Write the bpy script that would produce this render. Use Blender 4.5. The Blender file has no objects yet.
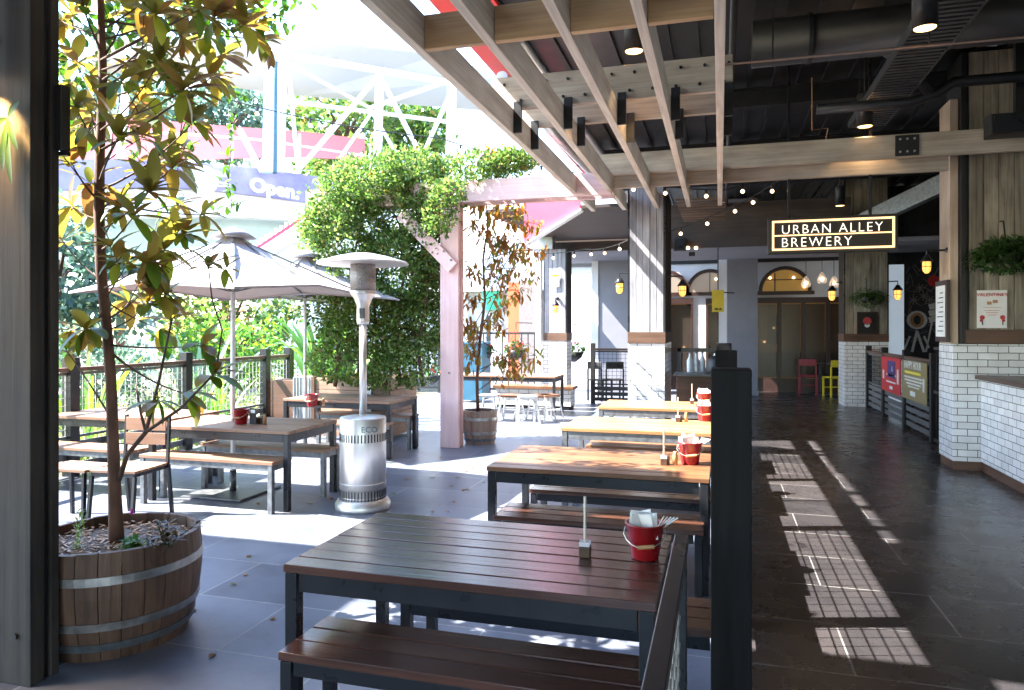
import bpy, bmesh, math, random
from mathutils import Vector, Matrix, noise
random.seed(7)
R = math.radians
C = bpy.context.scene.collection
SA, CA, FL, HY, EYE = math.sin(math.atan(208/715)), math.cos(math.atan(208/715)), 715.0, 328.0, 1.6

# survey helpers: sight lines measured from the photograph give the plan position of things
def W(px, D):
    xc = (px-512)/FL
    return Vector((D*(-SA+xc*CA), D*(CA+xc*SA), 0))
def ZY(py, D): return EYE+(HY-py)*D/FL
def PY(px, py, Y):
    xc = (px-512)/FL; t = Y/(CA+xc*SA)
    return Vector((t*(-SA+xc*CA), Y, ZY(py, t)))
def PX(px, py, X):
    xc = (px-512)/FL; t = X/(-SA+xc*CA)
    return Vector((X, t*(CA+xc*SA), ZY(py, t)))
def PD(px, py, D):
    p = W(px, D); p.z = ZY(py, D); return p

# ---------------------------------------------------------------- mesh builder
class MB:
    def __init__(s): s.v = []; s.f = []
    def add(s, vs, fs):
        n = len(s.v); s.v += [tuple(v) for v in vs]; s.f += [tuple(n+i for i in f) for f in fs]; return s
    def box(s, x0, x1, y0, y1, z0, z1):
        if x0 > x1: x0, x1 = x1, x0
        if y0 > y1: y0, y1 = y1, y0
        if z0 > z1: z0, z1 = z1, z0
        return s.add([(x0,y0,z0),(x1,y0,z0),(x1,y1,z0),(x0,y1,z0),(x0,y0,z1),(x1,y0,z1),(x1,y1,z1),(x0,y1,z1)],
            [(0,3,2,1),(4,5,6,7),(0,1,5,4),(1,2,6,5),(2,3,7,6),(3,0,4,7)])
    def cbox(s, c, d, rot=None):
        vs = [Vector((sx*d[0]/2, sy*d[1]/2, sz*d[2]/2)) for sz in (-1,1) for sx, sy in ((-1,-1),(1,-1),(1,1),(-1,1))]
        if rot is not None: vs = [rot @ v for v in vs]
        return s.add([v+Vector(c) for v in vs], [(0,3,2,1),(4,5,6,7),(0,1,5,4),(1,2,6,5),(2,3,7,6),(3,0,4,7)])
    def bar(s, a, b, w, h, up=(0,0,1)):
        a = Vector(a); b = Vector(b); d = b-a; L = d.length; d.normalize(); u = Vector(up)
        if abs(d.dot(u)) > .98: u = Vector((0,1,0))
        r = d.cross(u).normalized(); u = r.cross(d)
        m = Matrix((r, d, u)).transposed()
        return s.cbox((a+b)/2, (w, L, h), m)
    def tube(s, a, b, r, r2=None, n=10, cap=True):
        return s.path([a, b], [r, r if r2 is None else r2], n, cap)
    def path(s, pts, rad, n=8, cap=True):
        pts = [Vector(p) for p in pts]
        if not isinstance(rad, (list, tuple)): rad = [rad]*len(pts)
        k = len(s.v); u = None
        for i, p in enumerate(pts):
            d = (pts[min(i+1, len(pts)-1)]-pts[max(i-1, 0)])
            if d.length < 1e-9: d = Vector((0,0,1))
            d.normalize()
            if u is None: u = d.orthogonal().normalized()
            u = (u-d*u.dot(d))
            if u.length < 1e-6: u = d.orthogonal()
            u.normalize(); w = d.cross(u)
            for j in range(n):
                a = 2*math.pi*j/n; s.v.append(tuple(p+(u*math.cos(a)+w*math.sin(a))*rad[i]))
        for i in range(len(pts)-1):
            for j in range(n):
                a = k+i*n+j; b = k+i*n+(j+1) % n
                s.f.append((a, b, b+n, a+n))
        if cap:
            s.f.append(tuple(k+j for j in reversed(range(n)))); s.f.append(tuple(k+(len(pts)-1)*n+j for j in range(n)))
        return s
    def lathe(s, c, prof, n=24, cap=True):
        k = len(s.v)
        for r, z in prof:
            for j in range(n):
                a = 2*math.pi*j/n; s.v.append((c[0]+r*math.cos(a), c[1]+r*math.sin(a), c[2]+z))
        for i in range(len(prof)-1):
            for j in range(n):
                a = k+i*n+j; b = k+i*n+(j+1) % n; s.f.append((a, b, b+n, a+n))
        if cap:
            s.f.append(tuple(k+j for j in reversed(range(n)))); s.f.append(tuple(k+(len(prof)-1)*n+j for j in range(n)))
        return s
    def prism(s, pts, ext):     # polygon of 3-D points extruded by a vector
        e = Vector(ext); n = len(pts); a = [Vector(p) for p in pts]
        return s.add(a+[p+e for p in a], [tuple(reversed(range(n))), tuple(range(n, 2*n))]+[(i, (i+1) % n, n+(i+1) % n, n+i) for i in range(n)])
    def ball(s, c, r, n=10, sz=1.0):
        prof = [(max(r*math.sin(math.pi*i/n), .0005), -r*sz*math.cos(math.pi*i/n)) for i in range(n+1)]
        return s.lathe(c, prof, n+2)
    def each(s, name, m, parent=None, bev=0, **kw):      # one object per loose piece
        n = len(s.v); r = list(range(n))
        def f(i):
            while r[i] != i: r[i] = r[r[i]]; i = r[i]
            return i
        for fc in s.f:
            for i in fc[1:]: r[f(i)] = f(fc[0])
        g = {}
        for fc in s.f: g.setdefault(f(fc[0]), []).append(fc)
        out = []
        for fs in g.values():
            ids = sorted({i for fc in fs for i in fc}); mp = {v: k for k, v in enumerate(ids)}; b = MB()
            b.v = [s.v[i] for i in ids]; b.f = [tuple(mp[i] for i in fc) for fc in fs]; out.append(b.build(name, m, parent, bev, **kw))
        return out
    def build(s, name, m, parent=None, bev=0, smooth=False, world=True):
        me = bpy.data.meshes.new(name)
        off = Vector((0,0,0))
        if parent is not None and world:
            p = parent
            while p is not None: off += p.location; p = p.parent
        me.from_pydata([tuple(Vector(v)-off) for v in s.v], [], s.f); me.materials.append(m)
        if smooth:
            for p in me.polygons: p.use_smooth = len(p.vertices) < 5
        me.update()
        bm = bmesh.new(); bm.from_mesh(me)
        if smooth != 'leaf': bmesh.ops.recalc_face_normals(bm, faces=bm.faces)
        bm.to_mesh(me); bm.free()
        o = bpy.data.objects.new(name, me); C.objects.link(o)
        if parent is not None: o.parent = parent
        if bev:
            b = o.modifiers.new('bevel', 'BEVEL'); b.width = bev; b.segments = 2; b.limit_method = 'ANGLE'
        return o

def tag(o, label=None, cat=None, group=None, kind=None):
    if label: o['label'] = label
    if cat: o['category'] = cat
    if group: o['group'] = group
    if kind: o['kind'] = kind
    return o
def thing(name, loc, label, cat, group=None):
    o = bpy.data.objects.new(name, None); C.objects.link(o); o.location = Vector(loc); o.empty_display_size = .1
    return tag(o, label, cat, group)
def kids(o): return [c for c in bpy.data.objects if c.parent == o]
def dup(src, loc, label, rz=None):
    def cp(o, par):
        c = o.copy(); C.objects.link(c); c.parent = par
        for ch in kids(o): cp(ch, c)
        return c
    c = cp(src, None); c.location = Vector(loc); c['label'] = label
    if rz is not None: c.rotation_euler.z = rz
    return c

def text_mb(txt, size, origin, xdir, up, depth=.004, align='LEFT', spacing=1.0, bold=0.0):
    cu = bpy.data.curves.new('t', 'FONT'); cu.body = txt; cu.size = size; cu.align_x = align; cu.extrude = depth/2
    cu.space_character = spacing; cu.offset = bold; cu.resolution_u = 3
    o = bpy.data.objects.new('t', cu); C.objects.link(o); bpy.context.view_layer.update()
    me = bpy.data.meshes.new_from_object(o.evaluated_get(bpy.context.evaluated_depsgraph_get()))
    x = Vector(xdir).normalized(); u = Vector(up).normalized(); n = x.cross(u)
    m = MB(); m.add([Vector(origin)+x*v.co.x+u*v.co.y+n*v.co.z for v in me.vertices], [tuple(p.vertices) for p in me.polygons])
    bpy.data.objects.remove(o); bpy.data.curves.remove(cu); bpy.data.meshes.remove(me)
    return m

# ---------------------------------------------------------------- materials
def newmat(name):
    m = bpy.data.materials.new(name); m.use_nodes = True; nt = m.node_tree
    return m, nt, nt.nodes['Principled BSDF']
def N(nt, t, **kw):
    n = nt.nodes.new(t)
    for k, v in kw.items():
        if k in n.inputs: n.inputs[k].default_value = v
        else: setattr(n, k, v)
    return n
def rgba(c): return (c[0], c[1], c[2], 1)
def ramp(nt, fac, stops):
    r = nt.nodes.new('ShaderNodeValToRGB'); e = r.color_ramp.elements
    while len(e) < len(stops): e.new(.5)
    for k, (p, c) in enumerate(stops): e[k].position = p; e[k].color = rgba(c)
    nt.links.new(fac, r.inputs[0]); return r
def coords(nt, scale=(1,1,1), rot=(0,0,0)):
    t = N(nt, 'ShaderNodeTexCoord'); mp = N(nt, 'ShaderNodeMapping'); mp.inputs['Scale'].default_value = scale; mp.inputs['Rotation'].default_value = rot
    nt.links.new(t.outputs['Object'], mp.inputs[0]); return mp.outputs[0]
def plain(name, col, rough=.6, metal=0, var=.15, scale=12, bump=.0, emit=None, estr=0, spec=None, stretch=(1,1,1)):
    m, nt, b = newmat(name)
    v = coords(nt, stretch)
    n = N(nt, 'ShaderNodeTexNoise', Scale=scale, Detail=5.0); nt.links.new(v, n.inputs[0])
    lo = tuple(c*(1-var) for c in col); hi = tuple(min(1, c*(1+var)) for c in col)
    r = ramp(nt, n.outputs[0], [(.3, lo), (.7, hi)]); nt.links.new(r.outputs[0], b.inputs['Base Color'])
    b.inputs['Roughness'].default_value = rough; b.inputs['Metallic'].default_value = metal
    rr = N(nt, 'ShaderNodeMapRange'); rr.inputs['To Min'].default_value = max(.02, rough-.12); rr.inputs['To Max'].default_value = min(1, rough+.12)
    nt.links.new(n.outputs[0], rr.inputs[0]); nt.links.new(rr.outputs[0], b.inputs['Roughness'])
    if spec is not None: b.inputs['Specular IOR Level'].default_value = spec
    if bump:
        bp = N(nt, 'ShaderNodeBump', Strength=bump, Distance=.01); nt.links.new(n.outputs[0], bp.inputs['Height']); nt.links.new(bp.outputs[0], b.inputs['Normal'])
    if emit: b.inputs['Emission Color'].default_value = rgba(emit); b.inputs['Emission Strength'].default_value = estr
    return m
def wood(name, c1, c2, axis='x', rough=.45, bump=.25, tint=.35, coat=0, fine=60, knots=True):
    m, nt, b = newmat(name)
    sc = {'x': (1.2, fine, fine), 'y': (fine, 1.2, fine), 'z': (fine, fine, 1.2)}[axis]
    g = N(nt, 'ShaderNodeNewGeometry')
    t = N(nt, 'ShaderNodeTexCoord'); off = N(nt, 'ShaderNodeVectorMath', operation='ADD')
    mul = N(nt, 'ShaderNodeMath', operation='MULTIPLY'); mul.inputs[1].default_value = 13.0
    nt.links.new(g.outputs['Random Per Island'], mul.inputs[0])
    nt.links.new(t.outputs['Object'], off.inputs[0]); nt.links.new(mul.outputs[0], off.inputs[1])
    mp = N(nt, 'ShaderNodeMapping'); mp.inputs['Scale'].default_value = sc; nt.links.new(off.outputs[0], mp.inputs[0])
    n = N(nt, 'ShaderNodeTexNoise', Scale=1.0, Detail=6.0, Roughness=.65, Distortion=.4); nt.links.new(mp.outputs[0], n.inputs[0])
    mp2 = N(nt, 'ShaderNodeMapping'); mp2.inputs['Scale'].default_value = tuple(x*.14 if x > 2 else x*1.6 for x in sc); nt.links.new(off.outputs[0], mp2.inputs[0])
    n2 = N(nt, 'ShaderNodeTexNoise', Scale=1.0, Detail=3.0); nt.links.new(mp2.outputs[0], n2.inputs[0])
    add = N(nt, 'ShaderNodeMath', operation='ADD'); nt.links.new(n.outputs[0], add.inputs[0]); nt.links.new(n2.outputs[0], add.inputs[1])
    r = ramp(nt, add.outputs[0], [(.0, c1), (1, c2)])
    mr = N(nt, 'ShaderNodeMapRange'); mr.inputs[1].default_value = .7; mr.inputs[2].default_value = 1.35; nt.links.new(add.outputs[0], mr.inputs[0]); nt.links.new(mr.outputs[0], r.inputs[0])
    hs = N(nt, 'ShaderNodeHueSaturation'); nt.links.new(r.outputs[0], hs.inputs['Color'])
    mv = N(nt, 'ShaderNodeMapRange'); mv.inputs[3].default_value = 1-tint; mv.inputs[4].default_value = 1+tint
    nt.links.new(g.outputs['Random Per Island'], mv.inputs[0]); nt.links.new(mv.outputs[0], hs.inputs['Value'])
    nt.links.new(hs.outputs[0], b.inputs['Base Color'])
    rr = N(nt, 'ShaderNodeMapRange'); rr.inputs[3].default_value = max(.05, rough-.1); rr.inputs[4].default_value = rough+.15; nt.links.new(n2.outputs[0], rr.inputs[0]); nt.links.new(rr.outputs[0], b.inputs['Roughness'])
    bp = N(nt, 'ShaderNodeBump', Strength=bump, Distance=.004); nt.links.new(n.outputs[0], bp.inputs['Height']); nt.links.new(bp.outputs[0], b.inputs['Normal'])
    if coat: b.inputs['Coat Weight'].default_value = coat; b.inputs['Coat Roughness'].default_value = .25
    return m
def tiles(name, c1, c2, mortar, w=.2, h=.078, rough=.18, gap=.004):
    m, nt, b = newmat(name)
    t = N(nt, 'ShaderNodeTexCoord'); s = N(nt, 'ShaderNodeSeparateXYZ'); nt.links.new(t.outputs['Object'], s.inputs[0])
    a = N(nt, 'ShaderNodeMath', operation='ADD'); nt.links.new(s.outputs[0], a.inputs[0]); nt.links.new(s.outputs[1], a.inputs[1])
    c = N(nt, 'ShaderNodeCombineXYZ'); nt.links.new(a.outputs[0], c.inputs[0]); nt.links.new(s.outputs[2], c.inputs[1])
    k = N(nt, 'ShaderNodeTexBrick', Scale=1.0); k.inputs['Color1'].default_value = rgba(c1); k.inputs['Color2'].default_value = rgba(c2); k.inputs['Mortar'].default_value = rgba(mortar)
    k.inputs['Mortar Size'].default_value = gap; k.inputs['Mortar Smooth'].default_value = .2; k.inputs['Brick Width'].default_value = w; k.inputs['Row Height'].default_value = h
    wn = N(nt, 'ShaderNodeTexNoise', Scale=9.0, Detail=2.0); nt.links.new(t.outputs['Object'], wn.inputs[0])
    ws = N(nt, 'ShaderNodeVectorMath', operation='SCALE'); ws.inputs['Scale'].default_value = .007; nt.links.new(wn.outputs['Color'], ws.inputs[0])
    wa = N(nt, 'ShaderNodeVectorMath', operation='ADD'); nt.links.new(c.outputs[0], wa.inputs[0]); nt.links.new(ws.outputs[0], wa.inputs[1]); nt.links.new(wa.outputs[0], k.inputs['Vector'])
    n = N(nt, 'ShaderNodeTexNoise', Scale=5.0, Detail=4.0); nt.links.new(t.outputs['Object'], n.inputs[0])
    mx = N(nt, 'ShaderNodeMixRGB', blend_type='MULTIPLY'); mx.inputs[0].default_value = .5; nt.links.new(k.outputs['Color'], mx.inputs[1])
    rr = ramp(nt, n.outputs[0], [(.3, (.75,.73,.7)), (.6, (1,1,1))]); nt.links.new(rr.outputs[0], mx.inputs[2]); nt.links.new(mx.outputs[0], b.inputs['Base Color'])
    rf = N(nt, 'ShaderNodeMapRange'); rf.inputs[3].default_value = rough; rf.inputs[4].default_value = .85; nt.links.new(k.outputs['Fac'], rf.inputs[0]); nt.links.new(rf.outputs[0], b.inputs['Roughness'])
    inv = N(nt, 'ShaderNodeMath', operation='SUBTRACT'); inv.inputs[0].default_value = 1; nt.links.new(k.outputs['Fac'], inv.inputs[1])
    bp = N(nt, 'ShaderNodeBump', Strength=.6, Distance=.003); nt.links.new(inv.outputs[0], bp.inputs['Height']); nt.links.new(bp.outputs[0], b.inputs['Normal'])
    return m
def leafmat(name, stops, under=None, trans=.45, rough=.4):
    m, nt, b = newmat(name)
    g = N(nt, 'ShaderNodeNewGeometry'); r = ramp(nt, g.outputs['Random Per Island'], stops); col = r.outputs[0]
    if under:
        mx = N(nt, 'ShaderNodeMixRGB'); nt.links.new(g.outputs['Backfacing'], mx.inputs[0]); nt.links.new(col, mx.inputs[1])
        r2 = ramp(nt, g.outputs['Random Per Island'], under); nt.links.new(r2.outputs[0], mx.inputs[2]); col = mx.outputs[0]
    nt.links.new(col, b.inputs['Base Color']); b.inputs['Roughness'].default_value = rough
    tr = N(nt, 'ShaderNodeBsdfTranslucent')
    hs = N(nt, 'ShaderNodeHueSaturation', Saturation=1.15, Value=1.5); nt.links.new(col, hs.inputs['Color']); nt.links.new(hs.outputs[0], tr.inputs['Color'])
    ms = N(nt, 'ShaderNodeMixShader'); ms.inputs[0].default_value = trans
    nt.links.new(b.outputs[0], ms.inputs[1]); nt.links.new(tr.outputs[0], ms.inputs[2])
    nt.links.new(ms.outputs[0], nt.nodes['Material Output'].inputs['Surface'])
    return m
def glow(name, col, strength):
    return plain(name, tuple(min(1, c) for c in col), .4, 0, .02, 5, emit=col, estr=strength)
def glassmat(name, col=(.9,.95,1), rough=.05, alpha=.35):
    m, nt, b = newmat(name); b.inputs['Base Color'].default_value = rgba(col); b.inputs['Roughness'].default_value = rough; b.inputs['Alpha'].default_value = alpha
    return m

# slate floor: staggered big slabs, pale joints, damp-looking sheen
def slate(nm, kk, ro, tn=(1,1,1)):
    m, nt, b = newmat(nm)
    t = N(nt, 'ShaderNodeTexCoord')
    k = N(nt, 'ShaderNodeTexBrick', Scale=1.0); k.inputs['Color1'].default_value = (.034*kk*tn[0],.040*kk*tn[1],.054*kk*tn[2],1); k.inputs['Color2'].default_value = (.066*kk*tn[0],.072*kk*tn[1],.090*kk*tn[2],1); k.inputs['Mortar'].default_value = (.12+.07*kk,.118+.068*kk,.115+.066*kk,1)  # blue of the sky's reflection is put into the slab colours
    k.inputs['Mortar Size'].default_value = .0055; k.inputs['Mortar Smooth'].default_value = .3; k.inputs['Brick Width'].default_value = 1.2; k.inputs['Row Height'].default_value = .6; k.offset = .5; k.inputs['Bias'].default_value = -.1
    nw = N(nt, 'ShaderNodeTexNoise', Scale=.9, Detail=2.0); nt.links.new(t.outputs['Object'], nw.inputs[0])
    nt.links.new(t.outputs['Object'], k.inputs['Vector'])
    n = N(nt, 'ShaderNodeTexNoise', Scale=3.0, Detail=9.0, Roughness=.65); nt.links.new(t.outputs['Object'], n.inputs[0])
    nb = N(nt, 'ShaderNodeTexNoise', Scale=26.0, Detail=5.0); nt.links.new(t.outputs['Object'], nb.inputs[0])
    # joints worn away in places
    jm = N(nt, 'ShaderNodeMixRGB'); r0 = ramp(nt, nw.outputs[0], [(.33, (0,0,0)), (.47, (1,1,1))]); nt.links.new(r0.outputs[0], jm.inputs[0])
    jm.inputs[1].default_value = (.060*kk,.058*kk,.058*kk,1); nt.links.new(k.outputs['Color'], jm.inputs[2])
    pick = N(nt, 'ShaderNodeMixRGB'); nt.links.new(k.outputs['Fac'], pick.inputs[0]); nt.links.new(k.outputs['Color'], pick.inputs[1]); nt.links.new(jm.outputs[0], pick.inputs[2])
    mx = N(nt, 'ShaderNodeMixRGB', blend_type='MULTIPLY'); mx.inputs[0].default_value = 1; nt.links.new(pick.outputs[0], mx.inputs[1])
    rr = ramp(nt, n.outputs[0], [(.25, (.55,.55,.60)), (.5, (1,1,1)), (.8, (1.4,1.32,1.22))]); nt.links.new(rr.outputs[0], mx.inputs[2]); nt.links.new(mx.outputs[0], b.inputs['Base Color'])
    rf = N(nt, 'ShaderNodeMapRange'); rf.inputs[3].default_value = ro; rf.inputs[4].default_value = ro+.26; nt.links.new(n.outputs[0], rf.inputs[0]); nt.links.new(rf.outputs[0], b.inputs['Roughness'])
    b.inputs['Specular IOR Level'].default_value = .6
    inv = N(nt, 'ShaderNodeMath', operation='MULTIPLY_ADD'); inv.inputs[1].default_value = -2.0; nt.links.new(k.outputs['Fac'], inv.inputs[0]); nt.links.new(nb.outputs[0], inv.inputs[2])
    bp = N(nt, 'ShaderNodeBump', Strength=.22, Distance=.004); nt.links.new(inv.outputs[0], bp.inputs['Height']); nt.links.new(bp.outputs[0], b.inputs['Normal'])
    return m

M = {}
M['slate'] = slate('alley_slate_shaded', .60, .14, (1.12,.90,.74)); M['paving'] = slate('courtyard_slate_lit', 2.5, .26)  # one floor, two tones: shade put into the alley, light into the courtyard
M['soil'] = plain('garden_soil', (.09,.08,.05), .95, 0, .5, 6, .6)
M['mulch'] = plain('mulch', (.12,.09,.07), .95, 0, .6, 40, 1)
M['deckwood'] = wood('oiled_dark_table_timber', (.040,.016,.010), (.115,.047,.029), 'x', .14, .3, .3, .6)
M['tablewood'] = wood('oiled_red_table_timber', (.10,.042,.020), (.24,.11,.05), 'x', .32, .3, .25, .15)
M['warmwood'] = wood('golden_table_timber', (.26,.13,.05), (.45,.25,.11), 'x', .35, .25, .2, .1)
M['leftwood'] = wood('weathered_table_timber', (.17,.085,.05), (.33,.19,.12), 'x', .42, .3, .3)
M['frame'] = plain('black_steel_frame', (.020,.022,.027), .30, .3, .10, 9, .0)
M['greyframe'] = plain('galvanised_grey_frame', (.16,.17,.18), .45, .6, .3, 20, .05)
M['black'] = plain('matt_black_paint', (.012,.012,.013), .5, 0, .4, 20, .08)
M['post'] = plain('black_painted_timber', (.008,.008,.009), .6, 0, .6, 22, .5, spec=.12, stretch=(1,1,.08))
M['noggin'] = wood('lamp_tinted_timber', (.36,.21,.10), (.60,.40,.22), 'x', .7, .25, .12, 0, 40)  # timber tinted warmer, putting the lamps' glow into its colour
M['beamx'] = wood('grey_washed_beam', (.26,.21,.16), (.54,.46,.37), 'x', .7, .25, .08, 0, 40)
M['beamy'] = wood('bounce_paled_rafter', (.46,.39,.31), (.80,.73,.63), 'y', .7, .25, .08, 0, 40)  # paled all over; floor bounce on the undersides is put into the colour
M['paintpost'] = wood('pale_pink_painted_timber', (.62,.40,.39), (.80,.57,.56), 'z', .6, .15, .05, 0, 30)
M['paintbeam'] = wood('pale_painted_timber_beam', (.60,.40,.39), (.78,.57,.56), 'x', .6, .15, .05, 0, 30)
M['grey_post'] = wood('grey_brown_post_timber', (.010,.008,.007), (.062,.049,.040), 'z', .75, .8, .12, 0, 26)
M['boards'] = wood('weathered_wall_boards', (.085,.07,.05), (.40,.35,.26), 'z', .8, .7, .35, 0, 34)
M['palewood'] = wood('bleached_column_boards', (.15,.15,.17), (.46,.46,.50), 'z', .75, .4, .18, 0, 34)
M['lightpost'] = wood('raw_pine_post', (.40,.29,.20), (.66,.52,.40), 'z', .65, .3, .1, 0, 30)
M['skirting'] = wood('brown_band_timber', (.07,.035,.02), (.17,.09,.055), 'x', .5, .3, .2, 0, 40)
M['tile'] = tiles('white_glazed_brick_tiles', (.86,.85,.84), (.74,.73,.72), (.07,.065,.06))
M['barrel'] = wood('old_barrel_staves', (.05,.024,.015), (.20,.105,.062), 'z', .6, .5, .35, 0, 40)
M['barrel2'] = wood('weathered_barrel_staves', (.16,.10,.075), (.34,.23,.17), 'z', .6, .5, .25, 0, 40)
M['hoop'] = plain('galvanised_hoop', (.32,.31,.30), .42, .75, .35, 14, .1)
M['planter'] = wood('reclaimed_planter_boards', (.16,.09,.055), (.40,.26,.18), 'x', .7, .4, .4, 0, 30)
M['corr'] = plain('galvanised_sheet', (.45,.47,.48), .4, .8, .15, 8)
M['steel'] = plain('brushed_stainless', (.70,.69,.68), .42, .9, .08, 30, stretch=(1,1,.1))
M['white'] = plain('white_steel_paint', (.80,.80,.80), .45, 0, .05, 6)
M['render'] = plain('pale_render', (.62,.61,.62), .85, 0, .08, 3, .1)
M['greyrender'] = plain('grey_render', (.20,.20,.23), .85, 0, .08, 3, .1)
M['brownceil'] = wood('brown_bulkhead_boards', (.022,.015,.013), (.075,.05,.04), 'x', .7, .3, .3, 0, 20)
M['ceil'] = plain('dark_metal_deck', (.019,.019,.021), .45, .2, .3, 5)
M['duct'] = plain('dark_painted_duct', (.022,.023,.027), .5, .3, .3, 5)
M['offwhite'] = plain('shade_greyed_white', (.42,.42,.43), .5, 0, .1, 10)  # white metal greyed in colour in place of missing shade
M['tray'] = plain('grey_tray_steel', (.075,.078,.085), .4, .5, .3, 6)
M['red'] = plain('red_fascia_paint', (.62,.03,.035), .45, 0, .12, 4)
M['pink'] = plain('faded_red_panel', (.78,.10,.16), .5, 0, .08, 3)
M['canvas'] = plain('white_umbrella_canvas', (.36,.34,.35), .9, 0, .07, 4, .1)
M['bucket'] = plain('red_enamel_bucket', (.27,.008,.012), .25, 0, .12, 10)
M['paper'] = plain('white_paper', (.80,.79,.75), .8, 0, .04, 10)
M['handlewood'] = plain('turned_wood_grip', (.42,.22,.10), .5, 0, .2, 20)
M['darkwoodblock'] = plain('dark_wood_block', (.07,.035,.02), .4, 0, .3, 20)
M['rod'] = plain('pale_dowel', (.55,.50,.42), .5, 0, .1, 20)
M['bark'] = plain('tree_bark', (.13,.065,.045), .85, 0, .45, 18, .8, stretch=(1,1,.3))
M['twig'] = plain('young_twig', (.10,.06,.045), .8, 0, .3, 20, .4)
M['magnolia'] = leafmat('magnolia_leaf', [(0, (.04,.09,.018)), (.4, (.12,.17,.03)), (.8, (.24,.25,.05)), (1, (.24,.12,.05))], [(0, (.15,.14,.04)), (.6, (.24,.19,.05)), (1, (.20,.10,.045))], .5)
M['vine'] = leafmat('vine_leaf', [(0, (.03,.07,.015)), (.6, (.06,.14,.02)), (1, (.14,.24,.04))], None, .45)
M['hedge'] = leafmat('hedge_leaf', [(0, (.045,.09,.022)), (.5, (.11,.19,.05)), (.88, (.23,.33,.10)), (1, (.28,.17,.07))], None, .5, .28)
M['strap'] = leafmat('strap_leaf', [(0, (.05,.13,.04)), (.6, (.12,.25,.05)), (1, (.30,.42,.06))], None, .45)
M['bronze'] = leafmat('bronze_leaf', [(0, (.22,.11,.04)), (.45, (.38,.17,.06)), (.8, (.24,.22,.06)), (1, (.12,.18,.04))], None, .5)
M['grassy'] = leafmat('pale_grass_leaf', [(0, (.12,.20,.05)), (.6, (.27,.34,.10)), (1, (.55,.50,.30))], None, .45)
M['bgleaf'] = leafmat('blue_green_leaf', [(0, (.05,.10,.08)), (.6, (.11,.18,.13)), (1, (.20,.27,.18))], None, .35)  # leaf tones lifted to put the background glare into the colour
M['fern'] = leafmat('fern_leaf', [(0, (.015,.045,.012)), (.7, (.04,.10,.02)), (1, (.10,.18,.04))], None, .35)
M['redflower'] = plain('red_petals', (.65,.02,.05), .6, 0, .1, 10)
M['whiteflower'] = plain('white_petals', (.80,.76,.72), .6, 0, .05, 10)
M['magenta'] = plain('magenta_petals', (.55,.02,.35), .6, 0, .1, 10)
M['wire'] = plain('mesh_wire', (.52,.50,.46), .45, .6, .2, 20)
M['blackwire'] = plain('black_mesh_wire', (.02,.02,.02), .5, .3, .2, 20)
M['bulb'] = glow('warm_bulb', (1,.62,.32), 1.2)
M['lamp'] = glow('amber_lantern_glass', (1,.40,.08), .28)
M['down'] = glow('downlight_lens', (1,.55,.20), .9)
M['neon'] = glow('warm_neon_border', (1,.60,.28), .22)
M['letters'] = glow('lit_letters', (1,.90,.74), .20)
M['signface'] = plain('black_sign_face', (.01,.009,.008), .4, 0, .2, 6)
M['glass'] = glassmat('clear_glass')
M['brownframe'] = plain('dark_brown_joinery', (.035,.015,.012), .4, 0, .3, 10)
M['warmroom'] = plain('amber_room_wall', (.45,.27,.09), .8, 0, .2, 3, emit=(.8,.42,.12), estr=.014)
M['orange'] = plain('orange_wall', (.80,.12,.04), .7, 0, .08, 4)
M['yellow'] = plain('mustard_sign', (.50,.36,.02), .5, 0, .08, 6)
M['yellowchair'] = plain('yellow_chair_paint', (.65,.50,.01), .45, 0, .08, 8)
M['redchair'] = plain('crimson_chair_paint', (.26,.02,.035), .45, 0, .15, 8)
M['teal'] = plain('teal_paint', (.02,.09,.14), .5, 0, .1, 6)
M['paleblue'] = plain('pale_blue_panel', (.45,.60,.70), .5, 0, .06, 4)  # pale blue, desaturated further so haze is part of the colour
M['banner'] = plain('lilac_banner_fabric', (.25,.22,.40), .7, 0, .3, 1.5)
M['mural'] = plain('blackboard_paint', (.035,.037,.042), .8, 0, .35, 4)
M['chalk'] = plain('chalk_white', (.62,.62,.60), .85, 0, .1, 8)
M['posterred'] = plain('red_poster', (.48,.02,.025), .55, 0, .1, 6)
M['posterkhaki'] = plain('khaki_poster', (.24,.19,.08), .55, 0, .1, 6)
M['navy'] = plain('navy_ink', (.06,.03,.16), .6, 0, .1, 6)
M['yellowink'] = plain('yellow_ink', (.75,.62,.06), .6, 0, .1, 6)
M['redink'] = plain('red_ink', (.55,.05,.05), .6, 0, .1, 6)
M['bottle'] = plain('white_bottle', (.70,.75,.82), .3, 0, .05, 6)
M['counterwood'] = wood('dark_counter_top', (.05,.022,.014), (.12,.055,.035), 'y', .35, .2, .2, .1)
# ---------------------------------------------------------------- world, sun, camera
w = bpy.data.worlds.new("World"); bpy.context.scene.world = w; w.use_nodes = True
sundir = Vector((-1.0, -.30, 1.20)).normalized()       # towards the sun
el = math.asin(sundir.z); az = math.atan2(sundir.x, sundir.y)
sky = w.node_tree.nodes.new('ShaderNodeTexSky'); sky.sky_type = 'NISHITA'; sky.sun_disc = False; sky.sun_elevation = el; sky.sun_rotation = az
sky.dust_density = .6; sky.air_density = 1.3; sky.ozone_density = 4.0
bg = w.node_tree.nodes['Background']; w.node_tree.links.new(sky.outputs[0], bg.inputs[0]); bg.inputs[1].default_value = .15
sl = bpy.data.lights.new('sun', 'SUN'); sl.energy = 4.8; sl.angle = R(.5); sl.color = (1, .95, .88)
so = bpy.data.objects.new('sun', sl); C.objects.link(so); so.rotation_euler = sundir.to_track_quat('Z', 'Y').to_euler()
cd = bpy.data.cameras.new('camera'); cam = bpy.data.objects.new('camera', cd); C.objects.link(cam)
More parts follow.
